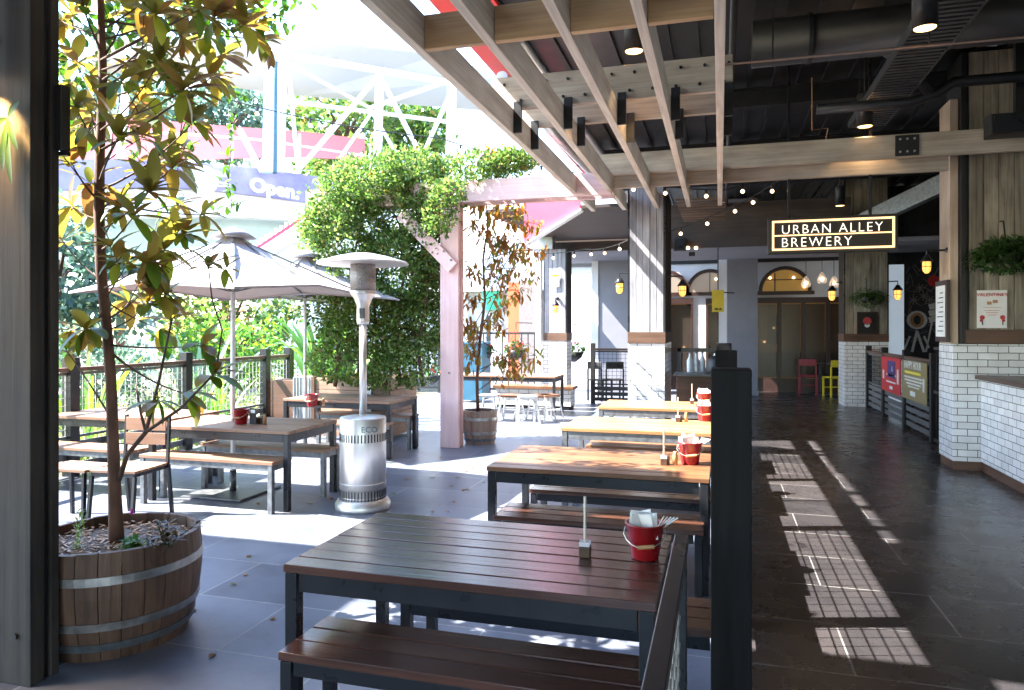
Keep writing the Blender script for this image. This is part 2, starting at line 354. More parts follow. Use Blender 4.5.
cam.location = (0, 0, EYE); cam.rotation_euler = (R(90), 0, math.atan(208/715)); cd.sensor_width = 36; cd.lens = 36*FL/1024
cd.shift_y = -17/1024; cd.clip_end = 500; cd.clip_start = .05
sc = bpy.context.scene; sc.camera = cam
sc.view_settings.view_transform = 'Standard'; sc.view_settings.look = 'None'; sc.view_settings.gamma = 1; sc.view_settings.use_curve_mapping = False
sc.view_settings.exposure = 3.25
sc.render.engine = 'CYCLES'; sc.cycles.max_bounces = 8; sc.cycles.diffuse_bounces = 5; sc.cycles.transparent_max_bounces = 12

# ---------------------------------------------------------------- the ground
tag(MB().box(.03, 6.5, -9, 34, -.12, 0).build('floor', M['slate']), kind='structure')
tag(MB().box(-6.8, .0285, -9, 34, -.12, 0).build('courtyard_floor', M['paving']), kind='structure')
m = MB(); nx, ny = 40, 50
for j in range(ny+1):
    for i in range(nx+1):
        x = -75+i*150/nx; y = -20+j*170/ny
        m.v.append((x, y, -.5+.25*noise.noise(Vector((x*.15, y*.15, 0)))))
for j in range(ny):
    for i in range(nx):
        a = j*(nx+1)+i; m.f.append((a, a+1, a+nx+2, a+nx+1))
tag(m.build('garden_ground', M['soil']), kind='structure')

# ---------------------------------------------------------------- roof and pergola timbers
ZC = 4.7
m = MB()
def deck(m, x0, x1, y0, y1, z):     # ribbed metal deck, ribs along Y
    m.box(x0, x1, y0, y1, z+.05, z+.22)
    x = x0+.08
    while x < x1-.06:
        m.box(x, x+.055, y0+.004, y1-.004, z, z+.0502); x += .30
deck(m, -2.45, 6.5, -7, 19.6, ZC)
tag(m.build('ceiling', M['ceil']), kind='structure')
m = MB(); deck(m, -9, -6.41, -7, 2.45, ZC+.3); deck(m, -6.40, -2.46, -7, 2.1, ZC+.3); m.box(-9, -6.4, 2.46, 3.35, ZC+.35, ZC+.52); [m.box(-5.4, -3.9, a, b, ZC+.35, ZC+.42) for a, b in ((2.75,2.93),(3.0,3.2),(3.26,3.5))]; m.box(-3.95, -3.26, 2.11, 2.5, ZC+.35, ZC+.52); m.box(-3.25, -2.46, 2.46, 4.6, ZC+.35, ZC+.52)  # out of view; gaps, strips and slats added to shape the sun below
o = m.build('unseen_shade_roof', M['ceil']); tag(o, 'unseen dark roof deck over the near end of the courtyard, with strips and slats added to shape the sun', 'roof')
t = thing('roof_fascia', (-2.72, 8, ZC), 'bright red soffit strip along the open edge of the dark roof, above the slanting rafters', 'fascia')
MB().box(-2.66, -2.462, 3.25, 15.5, ZC+.02, ZC+.10).build('soffit', M['red'], t)
MB().box(-2.30, -2.24, 3.25, 15.5, ZC-.085, ZC-.052).build('channel', M['corr'], t)
MB().box(-2.461, -2.02, 3.25, 15.5, ZC-.05, ZC-.004).build('soffit', M['red'], t)

RX = [-1.77, -1.32, -.86, -.42, .0]
desc = ['outermost pale timber rafter, along the open sky', 'second pale timber rafter from the open sky side', 'middle one of five pale timber rafters',
        'fourth pale timber rafter from the left, next to the last one', 'pale timber rafter running straight towards the viewer, rightmost of the five']
for x, d in zip(RX, desc):
    t = thing('rafter', (x, 9.9, 3.3), d, 'rafter', 'pale rafters of the pergola')
    o = MB().box(x-.03, x+.03, .2, 10.35, 3.30, 3.52).build('beam', M['beamy'], t, .004)
    for yy in (6.03, 6.63): MB().box(x+.032, x+.105, yy-.012, yy+.012, 3.31, 3.58).build('bracket', M['black'], t, .002)
noggs = [(4.15, 'short timber cross pieces tinted warm like lamp glow, nearest row'), ]
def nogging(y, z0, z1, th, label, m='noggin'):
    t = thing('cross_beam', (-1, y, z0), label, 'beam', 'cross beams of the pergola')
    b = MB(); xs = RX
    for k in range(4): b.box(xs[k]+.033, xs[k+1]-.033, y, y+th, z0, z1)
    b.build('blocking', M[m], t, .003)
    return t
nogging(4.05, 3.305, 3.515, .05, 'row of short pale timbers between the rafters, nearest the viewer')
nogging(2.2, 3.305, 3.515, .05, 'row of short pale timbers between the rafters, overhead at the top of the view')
t = thing('cross_beam', (-.7, 6.1, 3.6), 'wide grey timber cross beam dotted with black bolt heads, above the rafters', 'beam', 'cross beams of the pergola')
MB().box(-1.95, .10, 6.06, 6.12, 3.53, 3.82).build('beam', M['beamx'], t, .004)
MB().box(-1.9, .10, 6.66, 6.72, 3.53, 3.76).build('rear_beam', M['beamx'], t, .004)
b = MB()
for k in range(11):
    x = -1.87+k*.19
    for z in (3.60, 3.75): b.tube((x+(.04 if z > 3.7 else 0), 6.058, z), (x+(.04 if z > 3.7 else 0), 6.045, z), .013, n=8)
b.build('bolt', M['black'], t)
# main beam across the alley
t = thing('main_beam', (1.5, 8.9, 3.5), 'long grey timber beam crossing the whole alley above the lit sign, with a black splice plate', 'beam')
MB().box(-1.45, 4.6, 8.86, 8.93, 3.50, 3.76).build('beam', M['beamx'], t, .004)
MB().box(-1.45, 2.45, 9.02, 9.08, 3.36, 3.56).build('rear_beam', M['beamx'], t, .004)
p = PY(895, 148, 8.86); q = PY(919, 170, 8.86)
pl = MB().box(p.x, q.x, 8.845, 8.857, 3.515, 3.745).build('splice_plate', M['black'], t, .002)
b = MB()
for fx in (.2, .5, .8):
    for z in (3.56, 3.70): b.tube((p.x+(q.x-p.x)*fx, 8.846, z), (p.x+(q.x-p.x)*fx, 8.835, z), .012, n=8)
b.build('bolt', M['corr'], pl)
# pale painted gate: post + beam + brace
t = thing('pergola_frame', (-3.47, 9.0, 0), 'pale pink painted timber post and beam frame, half covered by the leafy climber', 'pergola')
MB().box(-3.60, -3.34, 8.93, 8.99, 0, 3.53).build('post', M['paintpost'], t, .004)
MB().box(-3.60, -3.34, 9.07, 9.13, 0, 3.53).build('post', M['paintpost'], t, .004)
MB().box(-3.56, -3.38, 8.992, 9.068, 0, 3.4).build('post_core', M['paintpost'], t)
MB().box(-5.6, -1.30, 8.86, 8.927, 3.26, 3.54).build('beam', M['paintbeam'], t, .004)
MB().box(-5.6, -1.30, 9.135, 9.19, 3.26, 3.54).build('beam', M['paintbeam'], t, .004)
MB().bar((-3.40, 8.895, 2.40), (-4.15, 8.895, 3.15), .06, .17).build('brace', M['paintpost'], t, .004)
b = MB()
for (x, z) in ((-3.52, 2.62), (-3.42, 2.50), (-3.47, 1.0)):
    b.tube((x, 8.93 if z < 2 else 8.864, z), (x, 8.92 if z < 2 else 8.85, z), .016, n=8)
b.build('bolt', M['greyframe'], t)

# near left column: timber / steel / timber sandwich
t = thing('timber_column', (-3.2, 2.5, 0), 'big rough grey-brown timber column at the left edge, lit by a warm glow', 'column')
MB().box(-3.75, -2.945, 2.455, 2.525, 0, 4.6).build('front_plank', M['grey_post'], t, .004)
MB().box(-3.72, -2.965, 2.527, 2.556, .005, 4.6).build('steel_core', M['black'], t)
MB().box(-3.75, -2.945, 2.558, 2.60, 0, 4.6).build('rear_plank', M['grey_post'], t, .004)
b = MB()
for (x, z) in ((-3.15, .25), (-3.03, .22), (-3.15, 2.9)): b.tube((x, 2.454, z), (x, 2.445, z), .014, n=8)
b.build('bolt', M['black'], t)
bx = thing('junction_box', (-2.92, 2.62, 2.4), 'small dark box fixed to the right side of the left timber column', 'box')
MB().box(-2.943, -2.90, 2.57, 2.62, 2.42, 2.72).build('housing', M['black'], bx, .004)
MB().box(-2.948, -2.905, 2.60, 2.625, 2.40, 2.42).build('gland', M['frame'], bx)
wl = thing('wall_light', (-3.25, 2.4, 2.9), 'black tube wall light on the left timber column, shining down', 'lamp')
MB().lathe((-3.15, 2.37, 2.74), [(.05, 0), (.05, .5), (.045, .52)], 20).build('shade', M['black'], wl, smooth=True)
MB().lathe((-3.15, 2.37, 2.739), [(.044, 0), (.044, -.004)], 20).build('lens', M['down'], wl)
sp = bpy.data.lights.new('wall_light_beam', 'SPOT'); sp.energy = 24; sp.color = (1, .62, .25); sp.spot_size = R(80); sp.shadow_soft_size = .04
s_ = bpy.data.objects.new('light_beam', sp); C.objects.link(s_); s_.parent = wl; s_.location = Vector((-3.13, 2.37, 2.72))-Vector((-3.25, 2.4, 2.9))

# ---------------------------------------------------------------- columns
def boards_face(m, x0, x1, y, z0, z1, n, th=.03, axis='x'):
    wd = (x1-x0)/n
    for k in range(n):
        d = random.uniform(0, .008); a = x0+k*wd+.003; b = x0+(k+1)*wd-.003
        if axis == 'x': m.box(a, b, y-th-d, y, z0, z1)
        else: m.box(y-th-d, y, a, b, z0, z1)
def column(x0, x1, y0, y1, zt, wz, label, mat='palewood', side='skirting'):
    t = thing('tiled_column', ((x0+x1)/2, (y0+y1)/2, 0), label, 'column')
    MB().box(x0, x1, y0, y1, 0.0, wz).build('tiled_base', M['tile'], t, .006)
    MB().box(x0+.02, x1-.02, y0+.03, y1-.02, wz, zt).build('core', M['black'], t)
    MB().box(x0-.008, x1+.008, y0-.012, y1+.008, wz+.001, wz+.16).build('band', M['skirting'], t, .003)
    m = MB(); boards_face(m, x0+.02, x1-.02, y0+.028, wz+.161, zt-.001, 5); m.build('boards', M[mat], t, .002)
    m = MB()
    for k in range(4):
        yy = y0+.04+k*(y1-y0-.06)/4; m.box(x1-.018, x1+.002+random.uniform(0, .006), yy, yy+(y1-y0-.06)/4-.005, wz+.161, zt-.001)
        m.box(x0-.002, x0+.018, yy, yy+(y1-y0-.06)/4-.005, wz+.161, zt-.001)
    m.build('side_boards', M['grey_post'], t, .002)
    b = MB()
    for xx in (x0-.004, x1-.022): b.box(xx, xx+.026, y0-.006, y0+.022, wz+.162, zt-.002)
    b.build('steel_angle', M['frame'], t)
    return t
column(-1.27, -.75, 10.35, 11.7, 3.62, 1.38, 'bright sunlit column of bleached boards above white brick tiles, in the middle behind the tables')
column(-3.46, -2.98, 14.2, 14.7, 3.2, 1.34, 'narrow bluish board column on white tiles carrying a small notice, behind the far table')
t = thing('steel_post', (-3.56, 14.2, 0), 'slim pale painted post just left of the far tiled column', 'post')
MB().box(-3.62, -3.50, 14.15, 14.3, 0, 3.2).build('shaft', M['white'], t, .004)
MB().box(-4.0, -3.25, 14.1, 14.35, 3.2, 3.45).build('cap_beam', M['corr'], t, .004)
column(2.43, 3.25, 15.9, 16.6, 4.7, 1.32, 'brown board column on white tiles with a hanging fern and dark picture, right of the cafe doors', 'boards')

# right pier with counter
t = thing('brick_pier', (3.4, 9.4, 0), 'broad weathered board pier above white tiles at the right edge', 'pier')
MB().box(2.52, 5.2, 9.13, 9.66, .10, 1.42).build('tiled_base', M['tile'], t, .006)
MB().box(2.535, 5.2, 9.145, 9.65, 0, .10).build('skirting', M['skirting'], t)
MB().box(2.60, 5.2, 9.17, 9.64, 1.42, 4.69).build('core', M['black'], t)
MB().box(2.64, 5.2, 9.115, 9.165, 1.425, 1.58).build('band', M['skirting'], t, .003)
m = MB(); boards_face(m, 2.68, 5.18, 9.165, 1.582, 4.69, 17); m.build('boards', M['boards'], t, .003)
MB().box(2.51, 2.595, 9.20, 9.60, 1.422, 4.2).build('corner_post', M['lightpost'], t, .004)
MB().box(2.60, 2.64, 9.11, 9.167, 1.43, 4.69).build('steel_channel', M['black'], t)
t = thing('bar_counter', (3.3, 6.5, 0), 'white tiled bar counter with a dark timber top at the right edge', 'counter')
MB().box(2.79, 3.45, 3.2, 9.12, .11, 1.03).build('tiled_front', M['tile'], t, .004)
MB().box(2.81, 3.43, 3.22, 9.11, 0, .11).build('skirting', M['skirting'], t)
MB().box(2.73, 3.5, 3.15, 9.105, 1.032, 1.075).build('counter_top', M['counterwood'], t, .005)
t = thing('speaker_box', (3.3, 8.7, 3.7), 'black speaker box hung in front of the pier under the roof at the right edge', 'speaker')
p = PY(985, 132, 8.75)
MB().box(p.x, p.x+.6, 8.58, 8.80, 3.62, 3.84).build('cabinet', M['black'], t, .008)
MB().box(p.x+.03, p.x+.57, 8.565, 8.578, 3.645, 3.815).build('grille', M['frame'], t)
MB().box(p.x+.25, p.x+.35, 8.65, 8.72, 3.84, 4.7).build('bracket', M['black'], t)

# posters on pier and columns
def poster(name, label, x0, x1, z0, z1, y, face, deco, cat='poster', frame=None):
    t = thing(name, ((x0+x1)/2, y, z0), label, cat)
    MB().box(x0, x1, y-.008, y, z0, z1).build('sheet', M[face], t)
    if frame:
        b = MB(); f = .025
        b.box(x0-f, x1+f, y-.02, y, z1, z1+f).box(x0-f, x1+f, y-.02, y, z0-f, z0).box(x0-f, x0, y-.02, y, z0, z1).box(x1, x1+f, y-.02, y, z0, z1)
        b.build('frame', M[frame], t)
    for (kind, mt, args) in deco:
        if kind == 'text':
            txt, fx, fz, sz = args
            text_mb(txt, sz, (x0+(x1-x0)*fx, y-.012, z0+(z1-z0)*fz), (1,0,0), (0,0,1), .003, 'CENTER').build('lettering', M[mt], t)
        elif kind == 'bar':
            b = MB()
            for (fx0, fx1, fz0, fz1) in args: b.box(x0+(x1-x0)*fx0, x0+(x1-x0)*fx1, y-.0125, y-.0085, z0+(z1-z0)*fz0, z0+(z1-z0)*fz1)
            b.build('print', M[mt], t)
        elif kind == 'dot':
            b = MB()
            for (fx, fz, r) in args:
                c = Vector((x0+(x1-x0)*fx, y-.0085, z0+(z1-z0)*fz)); b.tube(c, c+Vector((0, -.004, 0)), r, n=14)
            b.build('print', M[mt], t)
    return t
p = PY(977, 328, 9.12); q = PY(1007, 290, 9.12)
poster('poster', 'white poster headed VALENTINES with red flowers, pinned to the right pier', p.x, q.x, p.z, q.z, 9.125, 'paper',
    [('text', 'redink', ("VALENTINE'S", .5, .84, .052)), ('bar', 'handlewood', [(.33,.48,.62,.70), (.52,.68,.66,.74), (.2,.8,.54,.55)]), ('bar', 'redink', [(.25,.75,.46,.47), (.3,.7,.40,.41), (.35,.65,.34,.35)]),
     ('dot', 'redink', [(.17,.28,.025), (.85,.28,.025), (.14,.2,.016), (.88,.2,.016)]), ('bar', 'frame', [(.16,.19,.08,.2), (.84,.87,.08,.2)])], frame=None)
p = PY(858, 333, 15.9); q = PY(876, 313, 15.9)
poster('framed_picture', 'small dark framed picture on the brown column beside the cafe doors', p.x, q.x, p.z, q.z, 15.885, 'signface', [('dot', 'redink', [(.5,.6,.08)]), ('dot', 'paper', [(.5,.4,.05)])], 'picture', 'brownframe')
p = PY(552, 287, 14.2); q = PY(559.5, 274, 14.2)
poster('notice', 'small white notice with a yellow heading on the narrow bluish column', p.x, q.x, p.z, q.z, 14.17, 'paper', [('bar', 'yellowink', [(.04,.96,.78,.97)]), ('bar', 'frame', [(.2,.8,.84,.90), (.25,.75,.5,.53), (.25,.75,.35,.38)])], 'notice')
t = thing('menu_case', (2.5, 9.3, 1.5), 'tall white menu board in a dark case on the side of the right pier', 'menu board')
MB().box(2.47, 2.508, 9.17, 9.62, 1.44, 2.15).build('case', M['brownframe'], t, .004)
MB().box(2.464, 2.469, 9.22, 9.57, 1.50, 2.09).build('menu', M['paper'], t)
b = MB()
for k in range(9): b.box(2.461, 2.4638, 9.28, 9.50-.05*(k % 3), 1.56+k*.055, 1.572+k*.055)
b.build('print', M['frame'], t)

# ---------------------------------------------------------------- the sign
ys = 8.99
p0 = PY(768, 254, ys); p1 = PY(898, 212.5, ys)
x0, x1 = p0.x, p1.x; z0 = p0.z; z1 = PY(768, 218.5, ys).z
t = thing('lit_sign', ((x0+x1)/2, ys, z0), 'black hanging sign with glowing border reading URBAN ALLEY BREWERY', 'sign')
MB().box(x0, x1, ys, ys+.10, z0, z1).build('cabinet', M['signface'], t, .004)
hh = z1-z0; e = .035; g = .022
b = MB(); ya, yb = ys-.02, ys-.002
zi0, zi1, xi0, xi1 = z0+e, z1-e, x0+e*1.3, x1-e
b.box(xi0, xi1, ya, yb, zi1-g, zi1).box(xi0, xi1, ya, yb, zi0, zi0+g).box(xi0, xi0+g, ya, yb, zi0+g, zi1-g).box(xi1-g, xi1, ya, yb, zi0+g, zi1-g)
zm = (zi0+zi1)/2; b.box(xi0+g, xi1-g, ya+.004, yb, zm-.007, zm+.007)
b.build('border', M['neon'], t)
L1 = text_mb('URBAN ALLEY', .165, (0,0,0), (1,0,0), (0,0,1), .01, 'LEFT', 1.22, -.003)
def fit(mb, x0, x1, y, z0, z1):
    xs = [v[0] for v in mb.v]; zs = [v[2] for v in mb.v]
    a, b_, c, d = min(xs), max(xs), min(zs), max(zs)
    mb.v = [(x0+(v[0]-a)/(b_-a)*(x1-x0), y+v[1], z0+(v[2]-c)/(d-c)*(z1-z0)) for v in mb.v]; return mb
LW = xi1-xi0
fit(L1, xi0+LW*.085, xi1-LW*.095, ys-.018, zm+.018, zi1-g-.034).build('lettering', M['letters'], t)
fit(text_mb('BREWERY', .165, (0,0,0), (1,0,0), (0,0,1), .01, 'LEFT', 1.22, -.003), xi0+LW*.085, xi0+LW*.66, ys-.018, zi0+g+.018, zm-.032).build('lettering', M['letters'], t)
b = MB()
for f in (.17, .80): b.box(x0+(x1-x0)*f-.015, x0+(x1-x0)*f+.015, ys+.035, ys+.065, z1, 4.7)
b.each('hanger', M['frame'], t)

# ---------------------------------------------------------------- ceiling services
def tray(x, y0, y1, z, wd, label):
    t = thing('cable_tray', (x, (y0+y1)/2, z), label, 'cable tray'); m = MB()
    m.box(x-wd/2, x-wd/2+.015, y0, y1, z, z+.08).box(x+wd/2-.015, x+wd/2, y0, y1, z, z+.08)
    m.build('side_rail', M['tray'], t); m = MB(); y = y0
    while y < y1: m.box(x-wd/2+.016, x+wd/2-.016, y, y+.045, z+.005, z+.02); y += .085
    m.build('rung', M['tray'], t); m = MB()
    for yy in (y0+.6, (y0+y1)/2, y1-.6):
        for sx in (-1, 1): m.tube((x+sx*(wd/2-.03), yy, z+.07), (x+sx*(wd/2-.03), yy, 4.75), .006, n=6)
    m.each('hanger_rod', M['duct'], t)
tray(1.72, 2.5, 9.6, 4.05, .42, 'perforated black cable tray running along the dark ceiling towards the sign')
t = thing('air_duct', (3, 7.3, 4.4), 'fat round dark duct crossing the ceiling on the right', 'duct')
m = MB(); m.tube((.3, 7.4, 4.38), (6.4, 7.4, 4.38), .22, n=24); m.build('pipe', M['duct'], t, smooth=True); m = MB()
for k in range(6): m.tube((.8+k*1.0, 7.4, 4.38), (.84+k*1.0, 7.4, 4.38), .235, n=24)
m.each('collar', M['duct'], t)
t = thing('pipe_run', (2, 8, 4), 'dark bent pipe with elbows below the ceiling, left of the right pier', 'pipe')
m = MB(); m.path([(1.0, 8.3, 3.95), (1.9, 8.3, 3.95), (2.15, 8.3, 4.02), (2.3, 8.3, 4.12), (3.2, 8.3, 4.12), (3.4, 8.35, 4.15), (3.45, 8.4, 4.4), (3.45, 8.4, 4.7)], .055, 12)
m.path([(1.5, 7.9, 4.45), (1.75, 8.0, 4.3), (2.05, 8.2, 4.02)], .06, 12); m.build('pipe', M['duct'], t, smooth=True)
t = thing('conduit', (1, 5, 4.3), 'thin copper pipe crossing the dark ceiling high above the sign', 'pipe')
m = MB(); m.tube((0, 6.0, 3.72), (5, 6.0, 3.68), .010, n=8); m.build('pipe', plain('copper_pipe', (.30,.20,.15), .4, .7), t)
m = MB()
for x in (.4, 1.5, 2.6, 3.7): m.box(x-.006, x+.006, 5.995, 6.005, 3.71, 4.75)
m.each('clip', M['duct'], t)
t = thing('conduit', (.12, 6, 4.2), 'dark upright-looking conduit running along the ceiling beside the rightmost rafter', 'pipe')
MB().path([(.10, 1.0, 4.05), (.10, 5, 4.05), (.11, 9, 4.05), (.12, 16, 4.05)], .03, 8).build('pipe', M['duct'], t, smooth=True)
t = thing('steel_beam', (3, 4, 4.5), 'dark steel joist under the metal ceiling', 'beam', 'dark joists under the ceiling')
MB().box(-2.4, 6.4, -.05, .05, -.02, .02).box(-2.4, 6.4, -.01, .01, .02, .2).box(-2.4, 6.4, -.05, .05, .2, .22).build('joist', M['duct'], t, world=False)
t.location = (0, 4.9, 4.46); t['label'] = 'dark steel joist crossing under the ceiling near the viewer'
for yy, lb in ((9.7, 'dark steel joist crossing the ceiling just behind the long timber beam'), (12.4, 'dark steel joist crossing the ceiling behind the lit sign'), (14.9, 'farthest dark steel joist, in front of the brown bulkhead')):
    dup(t, (0, yy, 4.46), lb)
t = thing('ceiling_beam', (4, 10, 4), 'slanting dark beam behind the right pier under the ceiling', 'beam')
MB().bar((2.0, 15.5, 3.35), (4.6, 11.5, 4.4), .14, .30).build('beam', M['greyframe'], t)
t = thing('pipe_run', (-1, 10, 4), 'grey round pipe above the rafters, slanting towards the middle column', 'pipe')
m = MB(); m.tube((-2.3, 7.5, 4.35), (-2.15, 14, 4.35), .07, n=12); m.tube((-1.9, 6.8, 4.45), (-1.8, 14, 4.4), .05, n=12); m.build('pipe', M['corr'], t, smooth=True)
t = thing('security_camera', (3.2, 5.6, 4.2), 'small white security camera below the ceiling at top right', 'camera')
p = PD(980, 42, 6.6)
MB().tube(p, p+Vector((.13, -.04, -.03)), .035, n=12).build('housing', M['white'], t, smooth=True)
MB().tube(p+Vector((.13, -.04, -.03)), p+Vector((.135, -.042, -.031)), .028, n=12).build('lens', M['black'], t)
MB().path([p+Vector((0, 0, .03)), p+Vector((0, 0, .12)), p+Vector((-.02, 0, 4.72-p.z))], .014, 8).build('arm', M['duct'], t)
t = thing('loose_cable', (0, 9, 3.8), 'thin pale cable dangling onto the long timber beam', 'cable')
p = [PD(812, 130, 8.2), PD(828, 128, 8.4), PD(826, 138, 8.5), PD(829, 150, 8.6)]
MB().path([p[0]+Vector((0,0,.6)), p[0], p[1], p[2], p[3]], .006, 6).build('cable', M['handlewood'], t)

def downlight(loc, r, h, label):
    t = thing('downlight', loc, label, 'lamp', 'black tube downlights')
    MB().lathe((0,0,0), [(r*.9, .012), (r, 0), (r, h), (r*.93, h+.01)], 24).build('shade', M['black'], t, smooth=True, world=False)
    MB().lathe((0,0,0), [(r*.86, .006), (r*.86, .011)], 24).build('lens', M['down'], t, world=False)
    MB().tube((0,0,h), (0,0,4.72-loc[2]), .012, n=8).build('stem', M['black'], t, world=False)
    l = bpy.data.lights.new('downlight_beam', 'SPOT'); l.energy = 9; l.color = (1, .66, .34); l.spot_size = R(95); l.shadow_soft_size = .06
    s = bpy.data.objects.new('light_beam', l); C.objects.link(s); s.parent = t; s.location = (0,0,-.01)
    return t
def dl(px, py, D): p = PD(px, py, D); return tuple(p)
d0 = downlight(dl(925, 29, 5.2), .085, .36, 'large black tube downlight nearest the viewer, beside the cable tray')
dup(d0, dl(865, 127, 8.1), 'black tube downlight under the end of the cable tray')
dup(d0, dl(840, 206, 13.2), 'small distant downlight just above the lit sign')
dup(d0, dl(634, 52, 6.1), 'black tube downlight hanging behind the pale rafters')
dup(d0, dl(895, 243, 14.8), 'tiny downlight right of the lit sign')
# ---------------------------------------------------------------- string lights and lanterns
def strand(pts, n, label, sag=.12, skip=()):
    pts = [Vector(p) for p in pts]
    t = thing('string_lights', pts[0], label, 'string lights', 'festoon strings'); cable = MB(); path = []
    for a, b in zip(pts[:-1], pts[1:]):
        for k in range(12):
            f = k/12; q = a.lerp(b, f); q.z -= sag*4*f*(1-f); path.append(q)
    path.append(pts[-1]); cable.path(path, .007, 6); cable.build('cable', M['black'], t)
    for i in range(n):
        f = (i+.5)/n*(len(path)-1); k = int(f); q = path[k].lerp(path[min(k+1, len(path)-1)], f-k)
        MB().tube(q, q-Vector((0,0,.05)), .016, n=8).build('socket', M['black'], t)
        MB().ball(q-Vector((0,0,.085)), .024, 8).build('bulb', M['bulb'], t, smooth=True)
strand([PD(230, 100, 9), PD(440, 138, 9.3), PD(600, 176, 9.6)], 8, 'long string of bulbs rising to the upper left past the open sky', .06)
strand([PD(600, 176, 9.6), PD(645, 184, 9.3), PD(727, 190, 9.15), PD(790, 164, 9.0)], 6, 'string of warm bulbs just under the pale beam left of the lit sign', .02)
strand([PD(668, 232, 10.3), PD(735, 205, 9.7), PD(782, 178, 9.1)], 5, 'short string of bulbs climbing from the middle column towards the lit sign', .02)
strand([PD(525, 252, 14.0), PD(585, 249, 12.5), PD(628, 240, 10.5)], 6, 'string of bulbs between the narrow column and the middle column', .05)

def lantern(wall, globe, r, label, armmat='frame'):
    wall = Vector(wall); globe = Vector(globe)
    t = thing('wall_lantern', globe, label, 'lantern', 'caged amber lanterns')
    top = globe+Vector((0,0,r*2.6)); wall.z = globe.z+r*3.6
    MB().path([wall, Vector((globe.x, globe.y, wall.z)), top], [.012]*3, 8).lathe(wall, [(.0+.02, -.03), (.04, 0), (.02, .03)], 10).build('arm', M[armmat], t)
    MB().lathe(globe, [(r*.4, r*2.6), (r*.75, r*2.0), (r*1.25, r*1.3), (r*1.2, r*1.1), (r*.9, r*1.1)], 16).build('cap', M[armmat], t, smooth=True)
    MB().lathe(globe, [(r*.82, r*1.1), (r*.86, 0), (r*.75, -r*.9), (r*.4, -r*1.4), (.004, -r*1.5)], 16).build('glass', M['lamp'], t, smooth=True)
    m = MB()
    for k in range(6):
        a = k*math.pi/3; c, s = math.cos(a), math.sin(a)
        m.path([globe+Vector((c*r*.92, s*r*.92, r*1.1)), globe+Vector((c*r*.96, s*r*.96, 0)), globe+Vector((c*r*.8, s*r*.8, -r)), globe+Vector((0,0,-r*1.6))], r*.05, 5)
    m.lathe(globe, [(r*.93, r*.1), (r*.97, r*.02), (r*.93, -r*.06)], 16, False); m.build('cage', M[armmat], t)
    return t
lantern((2.52, 9.3, 2.52), PX(926, 270, 2.28)if False else (2.30, 9.3, 2.31), .052, 'big glowing caged lantern on the left side of the right pier')
lantern((-1.27, 10.7, 2.62), (-1.44, 10.7, 2.20), .06, 'glowing lantern on the left side of the bright middle column')
lantern((-.75, 10.6, 2.38), (-.52, 10.6, 2.14), .058, 'glowing lantern on the right side of the bright middle column')
lantern((-3.16, 14.17, 2.28), (-3.16, 14.0, 1.98), .06, 'glowing lantern on the narrow bluish column under the notice')
lantern((2.43, 16.2, 2.75), (2.23, 16.1, 2.28), .075, 'glowing lantern on the left of the brown column, by the cafe doors')
lantern((3.25, 16.2, 2.75), (3.46, 16.1, 2.28), .075, 'glowing lantern on the right of the brown column, beside the pale strip')
for px, lb in ((806, 'clear glass pendant, left of the cluster under the sign'), (822, 'clear glass pendant, middle and highest of the cluster under the sign'), (834, 'clear glass pendant, right of the cluster under the sign')):
    c = PD(px, 283 if px != 822 else 279, 16.5)
    t = thing('pendant_lamp', c, lb, 'lamp', 'glass pendants by the cafe doors')
    MB().lathe(c, [(.02, .16), (.05, .12), (.11, -.02), (.09, -.10)], 14, False).build('glass_shade', M['glass'], t, smooth=True)
    MB().ball(c, .045, 8).build('bulb', M['bulb'], t, smooth=True)
    MB().tube(c+Vector((0,0,.16)), (c.x, c.y, 4.7), .008, n=6).build('cord', M['black'], t)

# ---------------------------------------------------------------- tables and benches
def planks(m, x0, x1, y0, y1, z0, z1, n, gap=.006):
    w_ = (y1-y0)/n
    for k in range(n): m.box(x0, x1, y0+k*w_+gap/2, y0+(k+1)*w_-gap/2, z0+random.uniform(-.001, .001), z1+random.uniform(-.0012, .0012))
def table(name, L, Wd, H, wm, fm, n, leg=.05, apron=.07, cat='table'):
    t = thing(name, (0,0,0), '', cat)
    m = MB(); planks(m, 0, L, 0, Wd, H-.03, H, n); m.build('seat' if cat == 'bench' else 'tabletop', M[wm], t, .003, world=False)
    m = MB(); a = .012; z1 = H-.0325
    m.box(leg+a, L-leg-a, a, a+.03, z1-apron, z1).box(leg+a, L-leg-a, Wd-a-.03, Wd-a, z1-apron, z1)
    m.box(a, a+.03, leg+a, Wd-leg-a, z1-apron, z1).box(L-a-.03, L-a, leg+a, Wd-leg-a, z1-apron, z1)
    m.build('frame', M[fm], t, .002, world=False)
    for x in (a-.006, L-leg-a+.006):
        for y in (a-.006, Wd-leg-a+.006):
            MB().box(x, x+leg, y, y+leg, 0, z1+.0005).build('leg', M[fm], t, .003, world=False)
    return t
def place(t, loc, label, group, rz=0):
    t.location = Vector(loc); t['label'] = label; t['group'] = group; t.rotation_euler.z = rz; return t
GT, GB = 'tables in the row down the middle', 'benches in the row down the middle'
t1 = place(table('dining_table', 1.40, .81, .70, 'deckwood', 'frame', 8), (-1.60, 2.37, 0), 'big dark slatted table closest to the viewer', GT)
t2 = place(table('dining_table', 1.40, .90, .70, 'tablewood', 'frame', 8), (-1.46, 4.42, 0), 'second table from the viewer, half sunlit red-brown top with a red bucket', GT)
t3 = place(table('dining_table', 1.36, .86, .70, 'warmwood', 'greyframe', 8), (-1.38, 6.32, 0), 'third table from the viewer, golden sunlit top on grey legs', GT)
t4 = dup(t3, (-1.34, 8.12, 0), 'farthest golden sunlit table of the middle row, next to the tiled column')
